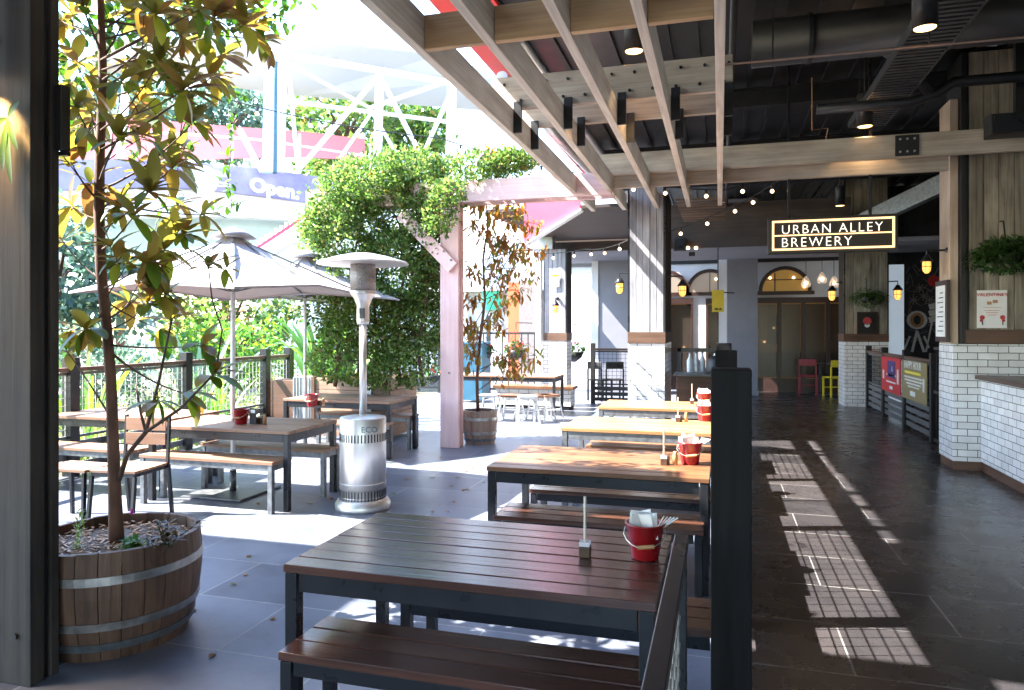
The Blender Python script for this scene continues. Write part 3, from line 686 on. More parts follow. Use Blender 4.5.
b1 = place(table('bench', 1.36, .34, .44, 'deckwood', 'frame', 3, .045, .05, 'bench'), (-1.52, 2.22, 0), 'dark bench on the near side of the closest table', GB)
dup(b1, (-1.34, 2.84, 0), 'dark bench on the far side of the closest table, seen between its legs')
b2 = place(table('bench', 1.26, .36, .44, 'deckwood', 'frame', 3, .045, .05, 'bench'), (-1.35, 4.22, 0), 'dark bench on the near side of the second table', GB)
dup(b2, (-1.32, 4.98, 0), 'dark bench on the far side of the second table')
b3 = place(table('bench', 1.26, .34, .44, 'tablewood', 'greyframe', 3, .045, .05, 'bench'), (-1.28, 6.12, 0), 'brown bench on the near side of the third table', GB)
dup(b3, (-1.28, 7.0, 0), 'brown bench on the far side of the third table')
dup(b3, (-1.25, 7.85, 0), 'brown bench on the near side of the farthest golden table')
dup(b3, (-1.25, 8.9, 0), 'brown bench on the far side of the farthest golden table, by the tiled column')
GL = 'tables along the courtyard fence'; GLB = 'benches along the courtyard fence'
tA = place(table('dining_table', 1.50, .83, .70, 'leftwood', 'frame', 7), (-5.10, 5.42, 0), 'brown table just left of the patio heater with a red bucket and umbrella pole', GL)
tB = dup(tA, (-5.35, 7.93, 0), 'brown table in front of the timber planter, behind the patio heater')
tC = dup(tA, (-6.72, 5.75, 0), 'brown table at the far left, against the fence')
bA = place(table('bench', 1.40, .30, .45, 'leftwood', 'greyframe', 3, .045, .05, 'bench'), (-5.08, 5.30, 0), 'slatted bench on the near side of the table left of the heater', GLB)
dup(bA, (-4.98, 5.98, 0), 'slatted bench on the far side of the table left of the heater')
dup(bA, (-5.25, 7.72, 0), 'slatted bench on the near side of the table by the planter')
dup(bA, (-5.30, 8.62, 0), 'slatted bench between the back table and the timber planter')
dup(bA, (-6.70, 5.42, 0), 'slatted bench at the far left table by the fence')
tE = place(table('long_table', 2.2, .75, .72, 'leftwood', 'frame', 7), (-5.05, 12.6, 0), 'long dark table far back, surrounded by small stools', 'tables at the back')
t = thing('bench_box', (-3.5, 14, 0), 'solid bench box with a warm-lit tiled front behind the far table', 'bench')
MB().box(-4.3, -2.78, 13.62, 14.05, .08, .40).build('tiled_front', M['tile'], t); MB().box(-4.28, -2.80, 13.64, 14.03, 0, .08).build('kick', M['black'], t)
MB().box(-4.35, -2.72, 13.56, 14.06, .402, .46).build('seat', M['tablewood'], t, .004)

# stools
def stool(mat, seatm):
    t = thing('stool', (0,0,0), '', 'stool', 'metal stools at the long table')
    MB().box(-.16, .16, -.16, .16, .44, .455).box(-.15, .15, -.15, .15, .41, .44).build('seat', M[seatm], t, .008, world=False)
    for sx in (-1, 1):
        for sy in (-1, 1): MB().bar((sx*.13, sy*.13, .43), (sx*.20, sy*.20, 0), .035, .02, (sx, sy, 0)).build('leg', M[mat], t, .003, world=False)
    MB().box(-.155, .155, -.165, -.15, .2, .22).box(-.155, .155, .15, .165, .2, .22).each('stretcher', M[mat], t, world=False)
    return t
s1 = stool('offwhite', 'offwhite'); s2 = stool('steel', 'tablewood')
lab = ['white metal stool right behind the slim tree in the barrel', 'steel stool with brown seat beside the white one', 'white metal stool under the middle of the long table',
       'steel stool with brown seat under the right half of the long table', 'white stool nearest the right leg of the long table']
for k, (px, l) in enumerate(zip((489, 511, 527, 541, 548), lab)):
    p = W(px, 12.35 if k != 2 else 12.1); p.z = 0
    src = s1 if k in (0, 2) else s2
    if k == 0: s1.location = p; s1['label'] = l
    elif k == 1: s2.location = p; s2['label'] = l
    else: dup(src, p, l, rz=.2*k)
# slatted back chair on the left
def chair(wm, fm):
    t = thing('chair', (0,0,0), '', 'chair')
    m = MB(); planks(m, -.21, .21, -.20, .22, .43, .45, 5, .008); m.build('seat', M[wm], t, .002, world=False)
    m = MB(); m.box(-.19, .19, .20, .215, .60, .70).box(-.19, .19, .205, .22, .72, .83); m.build('backrest', M[wm], t, .002, world=False)
    MB().box(-.2, .2, -.19, .21, .40, .428).build('seat_frame', M[fm], t, .002, world=False)
    for sx in (-1, 1):
        MB().bar((sx*.205, .21, .43), (sx*.205, .235, .85), .025, .025).build('back_post', M[fm], t, .002, world=False)
        MB().bar((sx*.205, .22, .43), (sx*.205, .27, 0), .025, .03).build('leg', M[fm], t, .002, world=False)
        MB().bar((sx*.195, -.18, .40), (sx*.20, -.22, 0), .025, .03).build('leg', M[fm], t, .002, world=False)
    return t
c1 = chair('leftwood', 'frame'); c1.location = (-4.72, 4.82, 0); c1.rotation_euler.z = R(6); c1['label'] = 'slat-backed chair behind the near barrel tree'
c1['group'] = 'slatted chairs on the left'
t = thing('stool', (0,0,0), 'backless slatted stool left of the slat-backed chair', 'stool')
m = MB(); planks(m, -.24, .24, -.16, .16, .43, .455, 4, .008); m.build('seat', M['leftwood'], t, .002, world=False)
for sx in (-1, 1):
    for sy in (-1, 1): MB().bar((sx*.21, sy*.13, .43), (sx*.22, sy*.15, 0), .025, .03).build('leg', M['frame'], t, .002, world=False)
t.location = (-5.15, 4.72, 0)
# cafe chairs
def cafechair(mt):
    t = thing('chair', (0,0,0), '', 'chair', 'painted chairs outside the cafe')
    MB().box(-.21, .21, -.2, .2, .44, .47).build('seat', M[mt], t, .01, world=False)
    MB().box(-.2, .2, .18, .2, .70, .86).build('backrest', M[mt], t, .01, world=False)
    for sx in (-1, 1):
        MB().box(sx*.19-.018, sx*.19+.018, .165, .2, 0, .44).build('leg', M[mt], t, world=False); MB().box(sx*.19-.018, sx*.19+.018, -.19, -.155, 0, .44).build('leg', M[mt], t, world=False)
        MB().box(sx*.19-.015, sx*.19+.015, .17, .1995, .47, .70).build('back_post', M[mt], t, world=False)
    MB().box(-.19, .19, -.185, -.165, .2, .225).build('stretcher', M[mt], t, world=False)
    return t
cy = cafechair('yellowchair'); p = W(835, 16.6); cy.location = p; cy.rotation_euler.z = R(200); cy['label'] = 'yellow chair outside the cafe doors'
cr = cafechair('redchair'); p = W(808, 17.2); cr.location = p; cr.rotation_euler.z = R(170); cr['label'] = 'crimson chair outside the cafe doors'
p = W(820, 17.4); t = thing('cafe_table', p, 'small dark table between the crimson and yellow chairs', 'table')
MB().lathe(p, [(.3, .72), (.3, .75)], 20).build('tabletop', M['brownframe'], t); MB().lathe(p, [(.2, 0), (.2, .02), (.03, .04), (.03, .72)], 14).build('pedestal', M['black'], t)
# dark chairs behind the mesh rail
db = cafechair('black'); db.location = W(600, 15.8); db.rotation_euler.z = R(150); db['label'] = 'black chair behind the mesh rail, left one of two'; db['group'] = 'black chairs behind the mesh rail'
c = dup(db, W(613, 15.9), 'black chair behind the mesh rail, right one of two', R(200)); c['group'] = 'black chairs behind the mesh rail'

# ---------------------------------------------------------------- table things
def bucket(loc, label, s=1.0, paper=True):
    t = thing('bucket', loc, label, 'bucket', 'red buckets on the tables'); x, y, z = loc
    MB().lathe(loc, [(.052*s, 0), (.053*s, .003), (.073*s, .13*s), (.078*s, .133*s), (.078*s, .138*s), (.071*s, .138*s), (.069*s, .13*s), (.05*s, .01)], 28).build('pail', M['bucket'], t, smooth=True)
    pts = [Vector((x-.077*s, y, z+.115*s))]
    for k in range(1, 9):
        a = math.pi*k/9; pts.append(Vector((x-.085*s*math.cos(a), y-.085*s*math.sin(a), z+.115*s-.055*s*math.sin(a))))
    pts.append(Vector((x+.077*s, y, z+.115*s)))
    h = MB().path(pts, .0018, 6).build('handle', M['steel'], t)
    g = MB().tube(pts[4]-(pts[6]-pts[4])*.1, pts[6], .008*s, n=10).build('grip', M['handlewood'], h)
    if paper:
        m = MB(); random.seed(int(x*100+y*7))
        for k in range(7):
            rot = Matrix.Rotation(random.uniform(-.35, .35), 3, 'Y') @ Matrix.Rotation(random.uniform(-.5, .2), 3, 'X') @ Matrix.Rotation(random.uniform(-.6, .6), 3, 'Z')
            m.cbox((x-.012*s+random.uniform(-.02, .02), y+random.uniform(-.02, .03), z+.125*s), (.09*s, .0016, .10*s), rot)
        o = m.build('napkins', M['paper'], t)
        m = MB()
        for k in range(5): m.bar((x+.03*s, y+.01*k-.02, z+.09*s), (x+(.075+.012*k)*s, y+.02*k-.03, z+(.175-.006*k)*s), .009, .003)
        m.build('cutlery_packet', M['paper'], t)
    return t
def holder(loc, label):
    t = thing('menu_holder', loc, label, 'menu stand', 'table number stands'); x, y, z = loc
    MB().box(x-.022, x+.022, y-.02, y+.02, z, z+.042).build('block', M['darkwoodblock'], t, .003)
    MB().tube((x, y, z+.04), (x, y, z+.235), .0055, n=8).build('rod', M['rod'], t)
    MB().box(x-.021, x+.021, y-.019, y+.019, z+.043, z+.06).build('clip', M['glass'], t)
    return t
def shakers(loc, label):
    t = thing('condiment_pots', loc, label, 'condiments', 'condiment pots'); x, y, z = loc
    MB().box(x-.06, x-.015, y-.02, y+.02, z, z+.06).build('wood_pot', M['darkwoodblock'], t, .003)
    MB().lathe((x+.02, y, z), [(.016, 0), (.018, .06), (.012, .075), (.012, .09)], 12).build('shaker', M['handlewood'], t, smooth=True)
    return t
def zt(px, py, z=.70):     # sight line meets a table top
    D = (EYE-z)*FL/(py-HY); p = W(px, D); p.z = z+.002; return tuple(p)
bucket(zt(645, 558), 'dark red enamel bucket of napkins on the closest table', 1.0)
bucket(zt(690, 464), 'red bucket of napkins on the second table, by the black fence posts', 1.05)
bucket(zt(705, 421), 'red bucket of napkins at the end of the third table', 1.1)
bucket(zt(704, 406), 'red bucket at the end of the farthest golden table', 1.1)
bucket(zt(241, 424), 'red bucket beside the umbrella pole, left of the heater', 1.0, False)
bucket(zt(312, 406.5), 'small red bucket on the back table near the planter', 1.0, False)
holder(zt(585, 557), 'pale upright rod in a dark block on the closest table')
holder(zt(664, 465), 'pale rod in a block on the second table')
holder(zt(678, 422), 'pale rod in a block on the third table')
holder(zt(692, 404), 'pale rod in a block on the farthest golden table')
shakers(zt(672, 465), 'brown wooden condiment pots on the second table')
shakers(zt(684, 422), 'brown wooden condiment pots on the third table')
p = zt(253, 424.5); t = thing('menu_card', p, 'folded dark menu card standing behind the red bucket left of the heater', 'menu')
MB().cbox((p[0], p[1], p[2]+.075), (.07, .004, .15)).build('card', M['frame'], t); MB().cbox((p[0], p[1]-.003, p[2]+.12), (.045, .002, .03)).build('print', M['paper'], t)
p = zt(263, 424); shakers((p[0], p[1], p[2]), 'small condiment pots on the table left of the heater')
p = zt(322, 406); shakers((p[0], p[1], p[2]), 'small condiment pots on the back table near the planter')
p = W(503, 12.8); t = thing('cup', (p.x, p.y, .722), 'clear cup with a red straw on the far long table', 'cup')
MB().lathe((p.x, p.y, .722), [(.035, 0), (.045, .12), (.03, .15)], 14).build('cup_body', M['bottle'], t, smooth=True); MB().tube((p.x, p.y, .82), (p.x+.02, p.y, 1.02), .012, n=8).build('straw', M['orange'], t)

# ---------------------------------------------------------------- patio heater
hp = W(363, 6.36); hp.z = 0
t = thing('patio_heater', hp, 'tall stainless steel mushroom patio heater in the sunny courtyard', 'heater')
MB().lathe(hp, [(.24, 0), (.245, .02), (.245, .05), (.22, .09), (.205, .10)], 40).build('base_ring', M['steel'], t, smooth=True)
MB().lathe(hp, [(.203, .101), (.203, .80), (.195, .812), (.03, .83)], 40).build('tank_cover', M['steel'], t, smooth=True)
for z in (.14, .64):
    m = MB()
    for k in range(44):
        a = 2*math.pi*k/44; c = hp+Vector((.2035*math.cos(a), .2035*math.sin(a), z)); m.cbox(c, (.004, .011, .085 if z < .5 else .07), Matrix.Rotation(a, 3, 'Z'))
    m.build('vent_slots', M['frame'], t)
MB().lathe(hp, [(.206, .118), (.206, .122)], 40).lathe(hp, [(.206, .238), (.206, .242)], 40).lathe(hp, [(.206, .71), (.206, .714)], 40).lathe(hp, [(.206, .60), (.206, .604)], 40).each('band', M['steel'], t)
text_mb('ECO', .07, hp+Vector((.085, -.196, .70)), (.9, .42, 0), (0,0,1), .003).build('lettering', M['teal'], t)
MB().tube(hp+Vector((0,0,.82)), hp+Vector((0,0,1.66)), .032, n=20).build('pole', M['steel'], t, smooth=True)
MB().lathe(hp, [(.05, 1.63), (.055, 1.66), (.055, 1.80), (.08, 1.86), (.11, 1.90), (.118, 1.93)], 24).build('burner', M['steel'], t, smooth=True)
MB().lathe(hp, [(.113, 1.93), (.110, 2.18)], 28).build('emitter_screen', plain('mesh_emitter', (.28,.26,.25), .5, .7, .3, 80, .5, stretch=(1,1,1)), t, smooth=True)
MB().lathe(hp, [(.40, 2.165), (.405, 2.17), (.39, 2.185), (.22, 2.235), (.10, 2.26), (.01, 2.265), (.01, 2.25), (.20, 2.222), (.38, 2.168)], 48).build('reflector', M['steel'], t, smooth=True)
MB().cbox(hp+Vector((.02, -.057, 1.73)), (.05, .012, .09)).build('control', M['frame'], t, .003)

# ---------------------------------------------------------------- umbrellas
def umbrella(c, apex, rim, hw, rot, label, canopyoff=Vector((0,0,0)), n=8):
    t = thing('umbrella', c, label, 'umbrella', 'white cafe umbrellas')
    cc = Vector((c[0], c[1], 0))+canopyoff; m = MB(); K = 8; ring = []
    def pt(k, f):   # square outline with slightly sagging edges
        a = rot+math.pi/4*k; rr = hw*(1.0 if k % 2 == 0 else .74)
        z = apex+(rim-apex)*(f**.9)+(0.07 if k % 2 else 0)*f-.09*math.sin(math.pi*f)*.5
        return cc+Vector((math.cos(a)*rr*f, math.sin(a)*rr*f, z))
    segs = [0.02, .25, .5, .75, 1.0]
    idx = len(m.v)
    for f in segs:
        for k in range(K): m.v.append(tuple(pt(k, f)))
    for i in range(len(segs)-1):
        for k in range(K): a = i*K+k; b = i*K+(k+1) % K; m.f.append((a, b, b+K, a+K))
    m.f.append(tuple(range(K)))
    o = m.build('canopy', M['canvas'], t); sm = o.modifiers.new('thickness', 'SOLIDIFY'); sm.thickness = .004
    m = MB()
    for k in range(K):
        a = pt(k, 1); b = pt((k+1) % K, 1); m.add([a, b, b-Vector((0,0,.02)), a-Vector((0,0,.02))], [(0,1,2,3)])
    v = m.build('valance', M['canvas'], o); s2_ = v.modifiers.new('thickness', 'SOLIDIFY'); s2_.thickness = .003
    MB().lathe(cc, [(.22, apex-.055), (.10, apex+.02), (.02, apex+.05)], 12).build('vent_cap', M['canvas'], t, smooth=True)
    for k in range(K):
        MB().bar(pt(k, .03)-Vector((0,0,.03)), pt(k, .98)-Vector((0,0,.025)), .02, .015).build('rib', M['greyframe'], t)
        MB().bar(cc+Vector((0,0,rim+.02)), pt(k, .5)-Vector((0,0,.04)), .015, .012).build('strut', M['greyframe'], t)
    MB().tube(cc, cc+Vector((0,0,apex)), .022, n=16).build('pole', M['white'], t, smooth=True)
    MB().box(cc.x-.32, cc.x+.32, cc.y-.32, cc.y+.32, .004, .022).build('base', M['greyframe'], t, .003); MB().tube(cc+Vector((0,0,.023)), cc+Vector((0,0,.22)), .032, n=14).build('socket', M['greyframe'], t, smooth=True)
    return t
u1 = W(233, 6.95); u1.z = 0
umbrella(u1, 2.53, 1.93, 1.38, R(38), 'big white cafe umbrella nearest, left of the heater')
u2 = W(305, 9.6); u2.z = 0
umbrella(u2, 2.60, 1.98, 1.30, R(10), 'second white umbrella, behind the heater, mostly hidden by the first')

# ---------------------------------------------------------------- fences and railings
def rail_fence(name, a, b, n, label, post='black', top='skirting', cell=.10, wire='wire', H=1.2, ph=1.32, th=.10, low=.5, slat='greyframe', cat='fence', wr=.0022, posts=None):
    a = Vector(a); b = Vector(b); d = b-a; L = d.length; u = d.normalized()
    t = thing(name, (a+b)/2, label, cat)
    ps = posts or [i*L/n for i in range(n+1)]
    for s in ps:
        c = a+u*s; MB().cbox((c.x, c.y, ph/2), (th, th, ph), Matrix.Rotation(math.atan2(u.y, u.x), 3, 'Z')).build('post', M[post], t, .004)
    for s0, s1 in zip(ps[:-1], ps[1:]):
        p = a+u*(s0+th/2+.004); q = a+u*(s1-th/2-.004)
        Z = Vector((0,0,1))
        MB().bar(p+Z*H, q+Z*H, .09, .045).build('top_rail', M[top], t, .003)
        m = MB(); m.bar(p+Z*low, q+Z*low, .03, .03).bar(p+Z*(H-.045), q+Z*(H-.045), .03, .03); m.each('mesh_frame', M[slat], t)
        m = MB(); LL = (q-p).length; k = cell
        while k < LL: m.tube(p+u*k+Z*low, p+u*k+Z*(H-.03), wr, n=4, cap=False); k += cell
        z = low+cell
        while z < H-.05: m.tube(p+Z*z, q+Z*z, wr, n=4, cap=False); z += cell
        m.build('wire_mesh', M[wire], t)
        m = MB(); z = .10
        while z < low-.06: m.bar(p+Z*z, q+Z*z, .022, .075); z += .115
        m.build('slats', M[slat], t)
    return t
rail_fence('courtyard_fence', (-6.72, 2.6, 0), (-6.78, 10.3, 0), 5, 'timber railed wire mesh fence along the garden on the left', 'frame', 'skirting', .085, 'wire', 1.15, 1.28, .12, .42, 'greyframe', wr=.0045, posts=[0, 1.75, 3.5, 5.25, 6.98, 7.62])
# black posts down the middle with mesh between
t = thing('divider_fence', (.03, 6, 0), 'tall black timber posts and mesh rail dividing the tables from the alley', 'fence')
PYS = [2.22, 4.05, 5.95, 7.85, 9.7]
for yy in PYS: MB().box(-.026, .088, yy-.057, yy+.057, 0, 1.48 if yy < 6 else 1.34).build('post', M['post'], t, .004)
for k, (ya, yb) in enumerate(zip(PYS[:-1], PYS[1:])):
    ya += .06; yb -= .06
    MB().box(.005, .055, ya, yb, 1.14, 1.18).build('top_rail', M['black'], t, .002)
    MB().box(.015, .045, ya, yb, .50, .53).box(.015, .045, ya, yb, .10, .13).each('mesh_frame', M['black'], t)
    m = MB(); yy = ya+.1
    if k == 2: 
        m.box(.022, .038, (ya+yb)/2-.015, (ya+yb)/2+.015, .53, 1.14)
    else:
        while yy < yb: m.tube((.03, yy, .53), (.03, yy, 1.14), .004, n=4, cap=False); yy += .105
        z = .63
        while z < 1.1: m.tube((.03, ya, z), (.03, yb, z), .004, n=4, cap=False); z += .10
    m.build('wire_mesh', M['blackwire'], t)
    m = MB()
    for z in (.18, .29, .40): m.box(.022, .040, ya, yb, z, z+.105)
    m.build('slats', M['black'], t)
# near railing pointing at the camera
t = thing('near_railing', (-.12, 1.5, 0), 'black metal handrail with mesh infill in the bottom foreground', 'railing')
MB().box(-.125, -.085, .75, 2.10, .985, 1.01).build('top_rail', M['frame'], t, .003)
MB().box(-.13, -.09, 2.06, 2.10, 0, .984).build('post', M['frame'], t, .003); MB().box(-.13, -.09, .76, .80, 0, .984).build('post', M['frame'], t, .003)
MB().box(-.12, -.10, .80, 2.06, .93, .95).box(-.12, -.10, .80, 2.06, .10, .12).each('mesh_frame', M['black'], t)
m = MB(); yy = .86
while yy < 2.05: m.tube((-.11, yy, .12), (-.11, yy, .93), .004, n=6, cap=False); yy += .075
z = .19
while z < .92: m.tube((-.11, .8, z), (-.11, 2.06, z), .004, n=6, cap=False); z += .075
m.build('wire_mesh', M['wire'], t)
rail_fence('mesh_railing', (-2.58, 15.0, 0), (-1.2, 15.0, 0), 1, 'dark mesh railing with brown top rail beside the middle column', 'black', 'skirting', .09, 'blackwire', 1.15, 1.28, .09, .42, 'black', wr=.005, cat='railing')
rail_fence('terrace_railing', (2.86, 11.2, 0), (2.86, 15.8, 0), 3, 'brown railed terrace fence carrying two posters on the right', 'black', 'skirting', .09, 'blackwire', 1.13, 1.25, .10, .52, 'greyframe', wr=.004, cat='railing', posts=[0, 1.55, 3.1, 4.55])
def fence_banner(ya, yb, face, label, lines, deco):
    t = thing('banner', (2.80, (ya+yb)/2, .55), label, 'banner')
    MB().box(2.79, 2.80, ya, yb, .50, 1.10).build('sheet', M[face], t)
    for (txt, fy, fz, sz, mt) in lines:
        text_mb(txt, sz, (2.787, yb-(yb-ya)*fy, .5+.6*fz), (0,-1,0), (0,0,1), .004, 'CENTER', 1, .002).build('lettering', M[mt], t)
    for mt, rs in deco:
        m = MB()
        for (a, b, c, d) in rs: m.box(2.7855, 2.7895, yb-(yb-ya)*a, yb-(yb-ya)*b, .5+.6*c, .5+.6*d)
        m.build('print', M[mt], t)
fence_banner(12.82, 14.2, 'posterred', 'red banner with navy panel and white print on the terrace fence', [('&', .6, .62, .12, 'chalk')], [('navy', [(.35,.75,.42,.9)]), ('chalk', [(.42,.70,.60,.605), (.3,.8,.48,.53), (.28,.78,.28,.32), (.46,.62,.10,.19), (.08,.16,.35,.6), (.85,.93,.3,.7)])])
fence_banner(11.28, 12.68, 'posterkhaki', 'khaki banner headed HAPPY HOUR on the terrace fence', [('HAPPY HOUR', .45, .80, .16, 'chalk')],
    [('yellowink', [(.12,.78,.67,.73)]), ('chalk', [(.1,.82,.56,.60), (.12,.84,.48,.52), (.2,.78,.40,.44), (.26,.72,.33,.36), (.36,.56,.12,.24), (.86,.92,.3,.62)])])
t = thing('service_gate', (2.9, 10.6, 0), 'dark metal gate with box lock next to the right pier', 'gate')
m = MB()
for k in range(6): m.box(2.84, 2.86, 10.15+k*.17, 10.17+k*.17, .08, 1.3)
m.build('bars', M['black'], t); MB().box(2.83, 2.87, 10.08, 11.1, 1.3, 1.34).box(2.83, 2.87, 10.08, 11.1, .7, .74).box(2.83, 2.87, 10.08, 11.1, .04, .08).each('frame', M['black'], t)
MB().box(2.875, 2.90, 10.10, 11.08, .08, 1.28).build('backing_sheet', M['frame'], t)
# ---------------------------------------------------------------- leaves
def leaf(m, p, d, up, L, wd, curl=.25):
    """one leaf: six-sided blade folded along the midrib and drooping at the tip"""
    d = d.normalized(); s = d.cross(up)
    if s.length < 1e-3: s = d.orthogonal()
    s.normalize(); n = s.cross(d)
    dn = -n*L*curl; f = n*wd*.13
    prof = ((.0, .06), (.14, .55), (.36, .97), (.60, 1.0), (.80, .78), (.93, .42), (1.0, .0)); vs = []
    for q, w_ in prof:
        c = p+d*L*q+dn*q*q; ww = wd*w_/2; vs += [c+s*ww+f*w_, c, c-s*ww+f*w_]
    fs = []
    for k in range(len(prof)-1):
        j = k*3
        if k < len(prof)-2: fs += [(j, j+3, j+4, j+1), (j+1, j+4, j+5, j+2)]
        else: fs += [(j, j+4, j+1), (j+1, j+4, j+2)]
    m.add(vs, fs)
def smallleaf(m, p, d, up, L, wd):
    d = d.normalized(); s = d.cross(up)
    if s.length < 1e-3: s = d.orthogonal()
    s.normalize(); m.add([p, p+d*L*.5+s*wd/2, p+d*L, p+d*L*.5-s*wd/2], [(0,1,2,3)])
def rv(a=1): return Vector((random.gauss(0,1), random.gauss(0,1), random.gauss(0,1))).normalized()*a
UP = Vector((0,0,1))

# near magnolia in half barrel ---------------------------------------------------
random.seed(21)
bc = Vector((-3.05, 3.03, 0))
def barrel(c, r0, r1, r2, h, label, mat, nst=26):
    t = thing('barrel_planter', c, label, 'planter'); m = MB()
    prof = [(r0, 0), (r1, h*.5), (r2, h)]
    def rad(z):
        f = z/h; return r0*(1-f)*(1-2*f)+4*f*(1-f)*r1+f*(2*f-1)*r2
    for k in range(nst):
        a0 = 2*math.pi*(k+.02)/nst; a1 = 2*math.pi*(k+.98)/nst; am = (a0+a1)/2; j = random.uniform(-.002, .002); vs = []; fs = []; zt_ = h+random.uniform(-.004, .004)
        zz = [0, h*.2, h*.4, h*.6, h*.8, zt_]
        for z in zz:
            rr = rad(min(z, h))+j
            for a, dr in ((a0, 0), (am, .001), (a1, 0), (a1, -.025), (a0, -.025)): vs.append((c[0]+math.cos(a)*(rr+dr), c[1]+math.sin(a)*(rr+dr), z))
        for i in range(5):
            for q in range(5): fs.append((i*5+q, i*5+(q+1) % 5, i*5+5+(q+1) % 5, i*5+5+q))
        fs.append((0,4,3,2,1)); fs.append(tuple(25+q for q in range(5))); m.add(vs, fs)
    m.build('staves', M[mat], t)
    for z in (.10*h, .30*h, .72*h):
        zz = z; hw_ = .042
        MB().lathe(c, [(rad(zz)+.001, zz), (rad(zz)+.007, zz+.001), (rad(zz+hw_)+.007, zz+hw_-.001), (rad(zz+hw_)+.001, zz+hw_)], 52).build('hoop', M['hoop'] if z > .2*h else M['greyframe'], t, smooth=False)
    m = MB(); m.lathe(c, [(r2-.03, h-.06), (r2*.5, h-.045), (.01, h-.04)], 30, False)
    m.build('soil', M['mulch'], t)
    m = MB()
    for k in range(420):
        a = random.uniform(0, 6.283); r_ = (r2-.05)*math.sqrt(random.random()); p = Vector((c[0]+math.cos(a)*r_, c[1]+math.sin(a)*r_, h-.045+random.uniform(0, .015)))
        d = rv(); d.z *= .25; m.bar(p, p+d*random.uniform(.02, .06), random.uniform(.005, .012), .004)
    tag(m.build('bark_chips', M['handlewood'] if nst > 24 else M['mulch'], t), kind='stuff')
    return t
barrel(bc, .345, .41, .405, .53, 'large dark half wine barrel planter in the left foreground', 'barrel')

t = thing('magnolia_tree', bc, 'slim magnolia with big olive and brown leaves growing from the near barrel', 'tree')
trunk_px = [(117, 535, 3.72), (115, 500, 3.72), (113, 440, 3.70), (111, 380, 3.70), (107, 330, 3.70), (101, 270, 3.70), (99, 210, 3.70), (100, 150, 3.72), (103, 80, 3.72), (101, 10, 3.7), (98, -50, 3.7)]
tp = [PD(*q) for q in trunk_px]; tp[0].z = .45
MB().path(tp, [.038, .032, .028, .026, .025, .026, .025, .023, .021, .017, .012], 12).build('trunk', M['bark'], t, smooth=True)
br = MB(); lf = MB()
def whorl(p, d, n=9, L=.15):
    d = d.normalized(); a0 = random.uniform(0, 6)
    e1 = d.orthogonal().normalized(); e2 = d.cross(e1)
    for k in range(n):
        a = a0+k*2.4; el_ = random.uniform(.35, 1.0); o = (e1*math.cos(a)+e2*math.sin(a))*el_+d*(1.15-el_)+Vector((0,0,-.05))
        l = L*random.uniform(.65, 1.2); leaf(lf, p-d*random.uniform(0, .035), o, UP if abs(o.normalized().z) < .95 else e1, l, l*random.uniform(.31, .40), random.uniform(.1, .5))
def branch(a, b, r, sub=2, L=.15, bend=.06):
    a = Vector(a); b = Vector(b); mid = a.lerp(b, .5)+rv(bend)*(b-a).length-Vector((0,0,.04)); pts = []
    for k in range(7):
        f = k/6; pts.append(a*(1-f)**2+mid*2*f*(1-f)+b*f*f)
    br.path(pts, [r*(1-.65*k/6) for k in range(7)], 6)
    whorl(b, b-pts[-3], random.randint(8, 12), L)
    for s in range(sub):
        q = pts[random.randint(3, 5)]; e = q+((b-a).normalized()*.5+rv(.8)+Vector((0,0,.15)))*random.uniform(.10, .24)
        br.path([q, q.lerp(e, .5)+rv(.01), e], [r*.45, r*.35, r*.25], 5); whorl(e, e-q, random.randint(6, 9), L*.9)
# branch tips measured: (start px,py) -> (tip px,py), depth offsets
B = [((108,345),(205,345),.0,-.2), ((108,350),(190,395),.0,.1), ((116,490),(180,390),0,.1), ((116,482),(222,372),0,-.1), ((112,420),(66,350),0,.2), ((101,290),(150,262),0,-.25), ((102,280),(62,240),0,.1),
     ((101,270),(178,232),0,.15), ((99,230),(150,190),0,-.2), ((99,220),(175,165),0,.1), ((99,200),(70,160),0,-.1), ((100,190),(195,120),0,-.15), ((100,170),(140,100),0,.3), ((101,150),(215,75),0,.05), ((101,130),(160,60),0,-.3),
     ((102,110),(75,60),0,.2), ((102,90),(190,30),0,.25), ((102,70),(245,25),0,-.2), ((102,60),(130,10),0,.1), ((101,40),(215,-5),0,.3), ((101,30),(170,-20),0,0), ((100,20),(265,40),0,.1), ((101,50),(80,0),0,-.2),
     ((112,430),(75,460),0,.2), ((104,310),(85,330),0,-.2), ((104,320),(130,300),0,.35), ((100,180),(120,135),0,-.35), ((99,160),(90,110),0,.3), ((102,100),(225,55),0,.4), ((103,80),(150,40),0,-.1),((101,250),(135,215),0,-.3),
     ((100,210),(155,155),0,.3), ((102,120),(185,90),0,-.4), ((101,60),(200,10),0,-.4), ((101,60),(240,-10),0,0.2), ((100,150),(75,105),0,-.3), ((101,35),(60,20),0,.1), ((101,200),(205,215),0,.35), ((104,300),(165,330),0,.2)]
for k, (s, e, da, db_) in enumerate(B):
    if k in (2, 3, 23): continue
    a = PD(s[0], s[1], 3.7); b = PD(e[0], e[1], 3.7+db_); branch(a, b, .005+.003*random.random(), 2 if e[1] < 170 else (1 if k % 2 else 0), .16)
for (s, e) in (((106,330),(150,300)),((104,300),(128,262)),((103,255),(165,250)),((101,220),(70,205)),((108,350),(72,330)),((105,320),(150,285)),((100,240),(120,205))):
    branch(PD(s[0], s[1], 3.7), PD(e[0], e[1], 3.7+random.uniform(-.2,.2)), .005, 1, .16)
